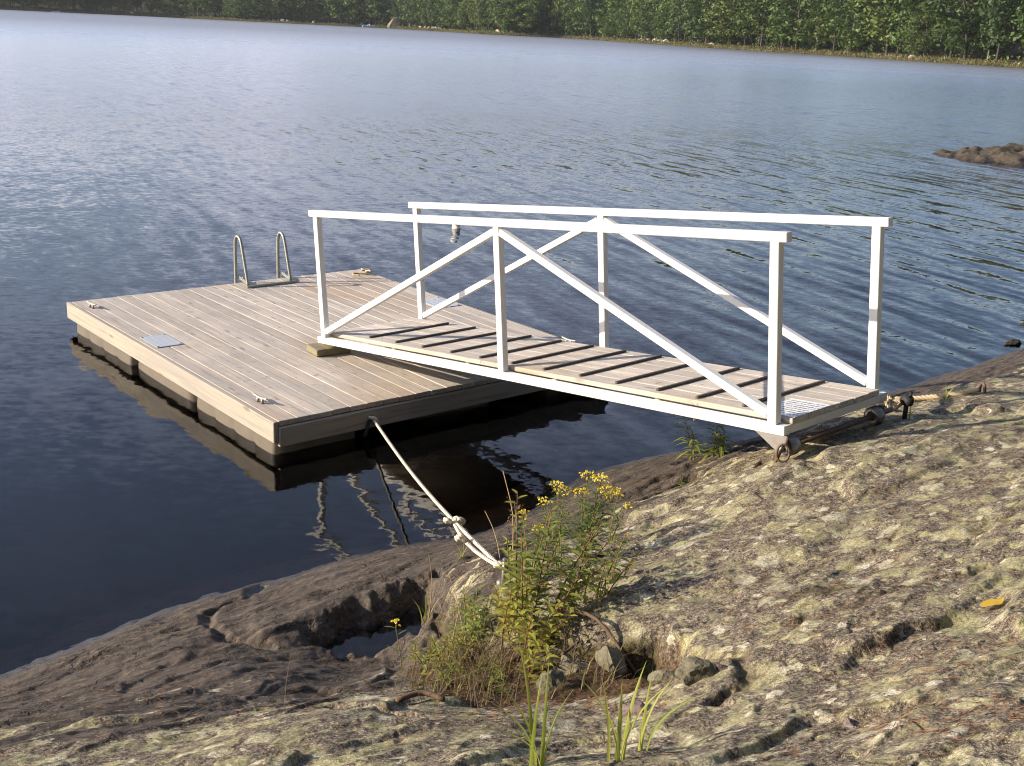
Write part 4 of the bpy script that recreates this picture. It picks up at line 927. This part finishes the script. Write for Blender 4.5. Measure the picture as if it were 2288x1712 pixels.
# ------------------------------------------------------------------ plants
GREEN = m_leaf('herb_leaf', (.115, .180, .032), (.25, .30, .065), 7, .35, (.30, .20, .045)); WILL = m_leaf('willow_leaf', (.155, .215, .038), (.35, .38, .085), 8, .4, (.33, .22, .05))
BLADE = m_leaf('grass_blade', (.19, .25, .040), (.40, .41, .085), 6, .4); DRY = m_plain('dry_stalk', (.30, .215, .12), .85, .35, 30, .3); STEM = m_plain('green_stem', (.17, .145, .05), .7, .35, 20, .2); REDST = m_plain('red_stem', (.17, .085, .05), .75, .3, 20, .2)
PETAL = m_leaf('yellow_flower', (.70, .56, .05), (.82, .70, .12), 60, .25); DARKW = m_plain('dead_twig', (.115, .085, .062), .9, .35, 40, .3); SEED = m_plain('seed_head', (.16, .085, .045), .9, .4, 60, .4)
def leaf_geo(V, F, b, d, n_, ln, wd, droop=.3, fold=.25):
    d = d.normalized(); s = d.cross(n_).normalized() if d.cross(n_).length > 1e-4 else d.orthogonal().normalized(); n_ = s.cross(d).normalized(); i0 = len(V); prof = ((0, .12), (.28, .85), (.58, 1.0), (.82, .55), (1.0, .0))
    for t, w_ in prof:
        c = b+d*ln*t-n_*(droop*ln*t*t); 
        if w_ == 0: V.append(tuple(c)); continue
        V.append(tuple(c-s*wd*w_*.5+n_*fold*wd*w_*.5)); V.append(tuple(c)); V.append(tuple(c+s*wd*w_*.5+n_*fold*wd*w_*.5))
    for k in range(3):
        a = i0+k*3; F.append((a, a+1, a+4, a+3)); F.append((a+1, a+2, a+5, a+4))
    a = i0+9; F.append((a, a+1, a+3)); F.append((a+1, a+2, a+3))
def stem_path(r_, base, h, lean, wob=.02, n_=7):
    pts = []; a = r_.uniform(0, 6.28)
    for k in range(n_):
        t = k/(n_-1); pts.append(base+Vector((lean[0]*t**1.5*h+wob*h*math.sin(3*t+a)*t, lean[1]*t**1.5*h+wob*h*math.cos(2.5*t+a)*t, h*t)))
    return pts
def along(pts, t):
    f = t*(len(pts)-1); i = min(int(f), len(pts)-2); return pts[i].lerp(pts[i+1], f-i), (pts[i+1]-pts[i]).normalized()
def herb(name, label, cat, x, y, stems, leaf_l, leaf_w, nleaf, seed, m_l=GREEN, m_s=STEM, flower=None, group=None, lo=.12, droop=.35, up_=.55, stem_r=.0035, spread=.02):
    """stems: list of (height, lean x, lean y); leaves wind up each stem; flower: radius of the flat yellow head"""
    r_ = random.Random(seed); o = empty(name, gpt(x, y, -.01)); tag(o, label, cat, group); SV, SF, LV, LF = [], [], [], []; heads = []
    for (h, lx, ly) in stems:
        base = Vector((r_.uniform(-spread, spread), r_.uniform(-spread, spread), -.02)); pts = stem_path(r_, base, h, (lx, ly)); tube_geo(pts, [stem_r*(1-.6*k/6) for k in range(7)], 5, False, SV, SF)
        for k in range(nleaf):
            t = lo+(1-lo)*(k+r_.random()*.6)/nleaf; p, tg = along(pts, min(t, .999)); a = k*2.4+r_.uniform(-.5, .5); out = Vector((math.cos(a), math.sin(a), 0)); d = out+tg*up_*r_.uniform(.5, 1.4)
            sc = (1-.45*max(0, t-.6)/.4)*(.65+.35*min(1, t/.35))*r_.uniform(.7, 1.15); leaf_geo(LV, LF, p, d, Vector((0, 0, 1))+out*-.2, leaf_l*sc, leaf_w*sc, droop*r_.uniform(.3, 1.5))
        heads.append((pts[-1], h))
    place('stem', mk('stem', SV, SF, m_s, True), o); tag(place('foliage', mk('foliage', LV, LF, m_l), o), kind='stuff')
    if flower:
        for (tp, h) in heads:
            V, F, SV2, SF2 = [], [], [], []; nf = int(26*(flower/.05)**1.3)
            for k in range(nf):
                a = k*2.4; rr_ = flower*math.sqrt((k+.5)/nf)*r_.uniform(.85, 1.1); c = tp+Vector((math.cos(a)*rr_, math.sin(a)*rr_, .018*(1-(rr_/flower)**2)+r_.uniform(-.010, .008)+.004))
                if k % 3 == 0: tube_geo([tp-Vector((0, 0, .03)), tp.lerp(c, .7)-Vector((0, 0, .008)), c], .0011, 4, False, SV2, SF2)
                for j in range(7):
                    n_ = Vector((r_.uniform(-1, 1), r_.uniform(-1, 1), r_.uniform(-.2, 1))).normalized(); leafquad(V, F, c+n_*.0045, r_.uniform(.0035, .0058), r_)
            hd = place('flower_head', mk('flower_head', V, F, PETAL), o); place('flower_stalk', mk('flower_stalk', SV2, SF2, STEM), o)
    return o
def top_to(x, y, tx, ty, tz):
    """height and lean of a stem from the ground at x, y to a tip"""
    z = hz(x, y); h = tz-z; return (h, (tx-x)/h, (ty-y)/h)
# goldenrod behind the shrub
GR = 'goldenrods at the back of the hollow'
herb('goldenrod', 'goldenrod with the widest flat yellow flower heads at the back right', 'plant', .36, 4.66, [(.40, .02, .12), (.40, .14, .10), (.36, .26, .04), (.34, -.06, .05), (.33, .36, .1)], .085, .012, 38, 1, flower=.043, group=GR, up_=.5)
herb('goldenrod', 'goldenrod with yellow heads standing left of the widest flower cluster', 'plant', .24, 4.54, [(.42, -.10, .10), (.37, -.20, .0), (.40, .0, .05)], .085, .012, 38, 2, flower=.036, group=GR, up_=.5)
herb('goldenrod', 'shorter goldenrod with two small yellow heads nearest the tall dry stalk', 'plant', .13, 4.46, [(.33, -.12, .10), (.27, .10, .02)], .075, .011, 30, 3, flower=.030, group=GR, up_=.5)
herb('goldenrod', 'faded goldenrod with a thin brownish head at the far right', 'plant', .50, 4.86, [(.28, .12, .05), (.22, .3, 0)], .060, .009, 24, 4, flower=.022, group=GR)
# leafy shrub in the middle
SH = 'leafy willow shoots in the hollow'
YW = m_leaf('yellow_willow', (.19, .23, .045), (.40, .39, .08), 9, .4, (.40, .31, .07))
herb('willow_shoot', 'tall leafy willow shoots in the middle of the hollow', 'shrub', .13, 3.90, [(.54, .08, .10), (.48, -.06, .12), (.42, .22, .05), (.50, .16, .2)], .070, .026, 30, 11, WILL, REDST, group=SH, stem_r=.0045, spread=.05)
herb('willow_shoot', 'willow shoots leaning left in front of the ring bolt', 'shrub', .07, 3.94, [(.58, -.06, .15), (.40, -.12, .06), (.36, .02, -.05)], .068, .026, 28, 12, WILL, REDST, group=SH, stem_r=.0045, spread=.05)
herb('willow_shoot', 'willow shoots spreading right over the lichen rock', 'shrub', .22, 3.94, [(.44, .40, .10), (.36, .55, .2), (.40, .20, .22), (.30, .70, .05), (.34, .32, .0)], .070, .028, 22, 13, WILL, REDST, group=SH, stem_r=.0045, spread=.05)
herb('willow_shoot', 'yellowing low willow shoots at the foot of the tall ones', 'shrub', .08, 3.82, [(.28, .1, -.1), (.26, -.25, .0), (.32, .02, .1), (.24, .3, -.1), (.22, -.5, -.1), (.27, .15, .0), (.2, .5, 0)], .060, .026, 20, 14, YW, REDST, group=SH, spread=.09)
herb('willow_shoot', 'willow sprig nearest the camera among the dead stems', 'shrub', .10, 3.66, [(.20, .1, -.05), (.24, -.1, .05), (.17, .3, .1)], .055, .022, 18, 15, YW, REDST, group=SH, spread=.06)
# low plants on the left
LW = 'low leafy plants at the left of the hollow'
herb('low_herb', 'upright green herb with narrow leaves left of the shrub', 'plant', -.17, 4.10, [(.26, -.05, .1), (.18, .1, 0)], .045, .010, 34, 21, group=LW, up_=.4)
herb('low_herb', 'small bushy herb between the pool and the ring bolt block', 'plant', -.10, 4.06, [(.20, .15, .05), (.18, -.1, .08), (.14, .3, -.05)], .042, .013, 22, 22, group=LW)
herb('low_herb', 'creeping green herb at the edge of the rock pool', 'plant', -.30, 4.12, [(.12, -.4, 0), (.10, .4, .1), (.14, 0, -.3), (.12, .2, .3), (.1, -.2, -.5)], .040, .012, 18, 23, m_leaf('creeping_leaf', (.11, .15, .025), (.23, .24, .045), 9, .35, (.30, .22, .05)), group=LW, spread=.07)
herb('low_herb', 'yellow green creeping herb left below the shrub', 'plant', -.16, 3.92, [(.12, -.5, 0), (.12, .4, .1), (.1, 0, -.5), (.13, .3, .3), (.12, -.3, -.3)], .038, .013, 18, 24, m_leaf('creeping_leaf', (.13, .15, .025), (.26, .24, .045), 9, .35, (.30, .22, .05)), group=LW, spread=.08)
MW = 'mixed leafy herbs along the hollow'
herb('low_herb', 'bright green leafy herb in front of the ring bolt block', 'plant', -.12, 3.98, [(.24, -.1, .1), (.22, .2, .05), (.20, -.3, .0), (.26, .05, .15)], .055, .017, 22, 25, m_leaf('bright_leaf', (.13, .20, .03), (.28, .33, .06), 9, .35, (.34, .26, .06)), group=MW, spread=.06)
herb('low_herb', 'leafy herb spilling left towards the pool below the ring bolt', 'plant', -.24, 4.02, [(.20, -.3, .1), (.18, .1, .05), (.16, -.5, .0), (.2, -.1, .25)], .050, .016, 20, 26, WILL, group=MW, spread=.06)
herb('low_herb', 'broad leaved herb right of the shrub on the lichen rock', 'plant', .36, 4.06, [(.26, .2, .1), (.24, .45, .05), (.20, .1, -.1), (.3, .3, .2)], .060, .026, 14, 27, WILL, REDST, group=MW, spread=.05)
herb('low_herb', 'dark leafy sprig farthest right of the shrub', 'plant', .47, 4.22, [(.24, .2, .1), (.18, .5, .0)], .055, .026, 11, 28, GREEN, REDST, group=MW, spread=.03)
herb('low_herb', 'pale green sprigs low at the front left of the hollow', 'plant', -.14, 3.74, [(.14, -.2, -.1), (.16, .2, .0), (.13, -.5, .1), (.12, .4, -.2)], .042, .014, 16, 29, YW, group=MW, spread=.07)
herb('low_herb', 'thin leaved herb among the dead stems at the hollow front', 'plant', .02, 3.62, [(.15, -.2, 0), (.13, .2, .0), (.12, .5, .1)], .045, .009, 20, 30, GREEN, group=MW, spread=.07)
# bur marigold over the pool
bmx = herb('bur_marigold', 'single yellow flower on a thin stem over the dark rock pool', 'plant', -.385, 4.19, [(.235, -.12, .05)], .090, .011, 5, 31, flower=.020, lo=.35, droop=.25, up_=.35, stem_r=.0028)
# willowherbs by the near wheel
WH = 'green herbs at the water by the gangway wheel'
herb('willowherb', 'left of the two bright green herbs by the near gangway wheel', 'plant', 1.17, 6.72, [(.34, -.22, .1), (.2, -.1, 0)], .100, .019, 26, 41, WILL, STEM, group=WH, droop=.9, up_=.7)
herb('willowherb', 'right of the two bright green herbs by the near gangway wheel', 'plant', 1.28, 6.66, [(.33, .02, .1), (.2, .2, 0), (.16, .3, 0)], .100, .019, 26, 42, WILL, STEM, group=WH, droop=.9, up_=.7)
herb('seedling', 'tiny green sprig on the bare rock below the gangway', 'plant', 1.018, 6.03, [(.07, .1, 0), (.06, -.3, 0), (.05, .4, 0)], .035, .009, 8, 43, GREEN, STEM)
# tall dry stalks
def stalk(x, y, tip, r_, lab, head=None, seed=0):
    o = empty('dry_stalk', gpt(x, y, -.01)); tag(o, lab, 'stalk', 'dry stalks among the plants'); z = o.location.z; tp = Vector((tip[0]-x, tip[1]-y, tip[2]-z)); q = random.Random(seed)
    pts = [Vector((0, 0, 0)), tp*.35+Vector((q.uniform(-.02, .02), 0, 0)), tp*.7+Vector((q.uniform(-.02, .02), 0, 0)), tp]
    tube('stem', bez(pts, 3), [r_*(1-.6*k/9) for k in range(10)], DRY, o, 5)
    if head:
        V, F = [], []
        for k in range(head): leafquad(V, F, tp*q.uniform(.55, 1.0)+Vector((q.gauss(0, .03), q.gauss(0, .03), q.gauss(0, .02))), q.uniform(.003, .007), q)
        place('seed_head', mk('seed_head', V, F, SEED), o)
stalk(.10, 4.05, (-.02, 4.38, 1.06), .0045, 'tallest dry stalk rising above the flowers beside the rope', None, 1)
stalk(-.01, 4.62, (-.10, 4.95, .62), .003, 'thin bent dry stalk with a pale tip left of the tallest stalk', None, 2)
stalk(.06, 4.66, (.04, 4.95, .68), .003, 'dry stalk with a dark reddish seed head against the water', 90, 3)
stalk(-.20, 3.95, (-.12, 4.12, .70), .003, 'pale dry stalk leaning over the block with the ring bolt', None, 4)
stalk(-.12, 3.92, (-.22, 4.10, .72), .0028, 'thin straw coloured stalk left of the shrub', None, 5)
stalk(-.33, 4.60, (-.34, 4.66, .52), .003, 'short straw stalk at the right end of the pool ledge', None, 6)
# dead stems and dry grass: a tangle nobody could count
q = random.Random(31); V, F = [], []
for k in range(230):
    x = q.gauss(.02, .20); y = q.gauss(3.72, .18); b = gpt(x, y, -.005); h = q.uniform(.04, .17); a = q.uniform(0, 6.28); ln = q.uniform(.02, .17)
    tube_geo([b, b+Vector((math.cos(a)*ln*.3, math.sin(a)*ln*.3, h*.5)), b+Vector((math.cos(a)*ln, math.sin(a)*ln, h*q.uniform(.7, 1)))], [.0016, .0012, .0006], 3, False, V, F)
tag(place('dead_stems', mk('dead_stems', V, F, DARKW)), 'tangle of thin dead brown stems below the leafy shoots', 'dead stems', kind='stuff')
V, F = [], []
for (cx, cy, sx_, sy_, n_, h0) in ((-.04, 3.60, .15, .11, 90, .10), (-.18, 3.80, .11, .09, 70, .11), (.28, 4.02, .09, .08, 60, .11), (.04, 3.84, .13, .09, 70, .13), (.3, 3.5, .12, .1, 50, .08)):
    for k in range(n_):
        x = q.gauss(cx, sx_); y = q.gauss(cy, sy_); b = gpt(x, y, -.005); h = q.uniform(.4, 1.2)*h0; a = q.uniform(0, 6.28); ln = q.uniform(.2, 1.3)*h; wd = q.uniform(.0012, .0028); s_ = Vector((math.cos(a+1.57), math.sin(a+1.57), 0))*wd; d = Vector((math.cos(a), math.sin(a), 0)); i0 = len(V)
        V += [tuple(b-s_), tuple(b+s_), tuple(b+d*ln*.35+Vector((0, 0, h*.65))+s_*.7), tuple(b+d*ln*.35+Vector((0, 0, h*.65))-s_*.7), tuple(b+d*ln+Vector((0, 0, h)))]; F += [(i0, i0+1, i0+2, i0+3), (i0+3, i0+2, i0+4)]
tag(place('dry_grass', mk('dry_grass', V, F, m_leaf('dry_grass', (.13, .115, .035), (.30, .235, .09), 12, .3))), 'fine dry grass filling the hollow under the shrub', 'grass', kind='stuff')
# foreground grass: each long blade a part
def blade_me(r_, ln, wd, bend, az):
    V, F = [], []; d = Vector((math.cos(az), math.sin(az), 0)); s_ = Vector((-d.y, d.x, 0)); n_ = 9
    for k in range(n_):
        t = k/(n_-1); c = d*(bend*ln*t**2.2)+Vector((0, 0, ln*(t-.35*bend*t**2.6))); w_ = wd*(1-t**2.2)*.5+.0003; V += [tuple(c-s_*w_+d*w_*.3), tuple(c), tuple(c+s_*w_+d*w_*.3)]
    for k in range(n_-1):
        a = k*3; F += [(a, a+1, a+4, a+3), (a+1, a+2, a+5, a+4)]
    return mk('blade', V, F, BLADE, True)
def tuft(x, y, blades, lab, seed, group='bright grass tufts'):
    r_ = random.Random(seed); o = empty('grass_tuft', gpt(x, y, -.02)); tag(o, lab, 'grass', group)
    for (ln, wd, bend, az) in blades: place('blade', blade_me(r_, ln, wd, bend, az), o, (r_.uniform(-.02, .02), r_.uniform(-.015, .015), 0))
    return o
tuft(.11, 2.42, [(.33, .011, .42, 1.9), (.31, .010, .30, 1.5), (.26, .010, .70, 2.9), (.23, .009, .9, 3.2), (.29, .010, .15, 1.2), (.25, .009, .30, .5), (.27, .010, 1.0, 3.4), (.25, .010, .55, 2.5)], 'tall yellow green grass blades at the bottom edge left of centre', 1)
tuft(.30, 2.38, [(.28, .011, .32, 1.0), (.25, .010, .20, 2.2), (.26, .010, .50, .4), (.28, .012, .5, 2.7), (.24, .012, .12, 1.6)], 'yellow green grass blades at the bottom edge right of centre', 2)
tuft(.38, 2.48, [(.23, .009, .40, .6), (.24, .009, .22, 1.2), (.25, .011, .6, .1)], 'sparse grass blades nearest the grey stone at the bottom', 3)
tuft(2.80, 6.95, [(.16, .010, .6, .3), (.15, .010, .5, 1.5), (.14, .010, .6, 2.6), (.12, .009, .8, 3.6), (.13, .009, .9, 5.2)], 'green grass tuft growing over the old rope', 4)
tuft(2.30, 6.20, [(.11, .008, .6, .3), (.12, .008, .4, 1.5), (.10, .008, .6, 2.6), (.09, .008, .9, 5.2)], 'small grass tuft beside the black anchor post', 5)
tuft(-.34, 4.62, [(.16, .006, .4, .3), (.18, .006, .3, 1.7), (.14, .006, .5, 2.6), (.15, .006, .5, 3.6), (.17, .006, .2, 4.6), (.12, .006, .7, 5.4)], 'fresh green grass tuft on the right wall of the rock pool', 6)
tuft(-.20, 5.02, [(.15, .006, .4, .3), (.17, .006, .3, 1.7), (.14, .006, .5, 2.6), (.13, .006, .5, 3.6), (.13, .006, .7, 5.4)], 'dry grass tuft under the rope above the ring bolt', 7)
# pine needles lying in drifts
q = random.Random(55); V, F = [], []; n_tot = 0
drift = [(.92, 3.45, .16), (.90, 3.18, .14), (1.12, 2.92, .16), (1.30, 2.70, .15), (1.0, 2.42, .16), (1.05, 2.32, .12), (.35, 3.2, .14), (.15, 3.12, .13), (.5, 3.25, .10), (.0, 3.0, .16), (.78, 3.9, .16), (1.5, 2.9, .18), (1.2, 3.6, .2), (.95, 4.4, .25), (1.4, 4.8, .3), (1.9, 4.4, .3), (-.9, 3.4, .25), (-1.3, 3.6, .25), (.45, 3.0, .1), (1.15, 2.2, .1)]
xs, ys, az, ln = [], [], [], []
for (cx, cy, s_) in drift:
    main = q.uniform(0, 3.14)
    for k in range(60): xs.append(q.gauss(cx, s_)); ys.append(q.gauss(cy, s_*.55)); az.append(main+q.gauss(0, 1.1)); ln.append(q.uniform(.02, .055))
for k in range(260): xs.append(q.uniform(-1.6, 2.2)); ys.append(q.uniform(2.3, 5.4)); az.append(q.uniform(0, 6.28)); ln.append(q.uniform(.03, .07))
xs = np.array(xs); ys = np.array(ys); az = np.array(az); ln = np.array(ln)
ex, ey = xs+np.cos(az)*ln, ys+np.sin(az)*ln; z0, z1 = height(xs, ys), height(ex, ey)
for i in range(len(xs)):
    if z0[i] < .25 or z1[i] < .25: continue
    l0, l1 = q.uniform(.001, .007), q.uniform(.001, .010); wd = .0010; sx_, sy_ = -math.sin(az[i])*wd, math.cos(az[i])*wd; i0 = len(V)
    V += [(xs[i]-sx_, ys[i]-sy_, z0[i]+l0), (xs[i]+sx_, ys[i]+sy_, z0[i]+l0), (ex[i], ey[i], z1[i]+l1), (xs[i], ys[i], z0[i]+l0+.002)]; F += [(i0, i0+1, i0+2), (i0+1, i0+3, i0+2), (i0+3, i0, i0+2)]
tag(place('pine_needles', mk('pine_needles', V, F, m_plain('pine_needle', (.185, .085, .038), .7, .45, 20, .1))), 'drifts of fallen orange brown pine needles on the rock', 'needles', kind='stuff')

# unseen forest behind and right of the camera, added to block sky light
V, F = [], []; q = random.Random(91)
for k in range(900):
    x = q.uniform(-20, 40); y = -6.5-abs(q.gauss(0, 6))-max(0, -x)*.35
    if k % 3 == 0: x = 9.5+abs(q.gauss(0, 6)); y = q.uniform(-9, 6)
    c = Vector((x, y, q.uniform(2, 23))); sz = q.uniform(1.4, 2.6)
    for _ in range(30):
        d = Vector((q.gauss(0, 1), q.gauss(0, 1), q.gauss(0, .8))).normalized()*sz*q.uniform(.5, 1.05); leafquad(V, F, c+d, q.uniform(.25, .55), q)
for k in range(40):
    x = q.uniform(-20, 40); y = -6.5-abs(q.gauss(0, 6))-max(0, -x)*.35; tube_geo([(x, y, 0), (x, y, 15)], [.22, .08], 6, False, V, F)
tag(place('sky_block_forest', mk('sky_block_forest', V, F, LEAF[2])), 'forest on the near shore at the photographer\'s back', 'forest', kind='stuff')

# thin summer haze over the lake
mh, th_, oh = mat('haze'); g = NT(th_); pv = g.n('VolumePrincipled'); pv.inputs['Color'].default_value = (.86, .90, .97, 1); pv.inputs['Density'].default_value = .00010; pv.inputs['Anisotropy'].default_value = .2; g.l(pv.outputs[0], oh.inputs['Volume'])
bm = bmesh.new(); bmesh.ops.create_cube(bm, size=1); me = bpy.data.meshes.new('haze'); bm.to_mesh(me); bm.free(); me.materials.append(mh)
tag(place('haze', me, None, (0, 420, 30), (0, 0, 0), (1900, 1000, 82)), 'thin pale haze over the lake', 'haze', kind='stuff')
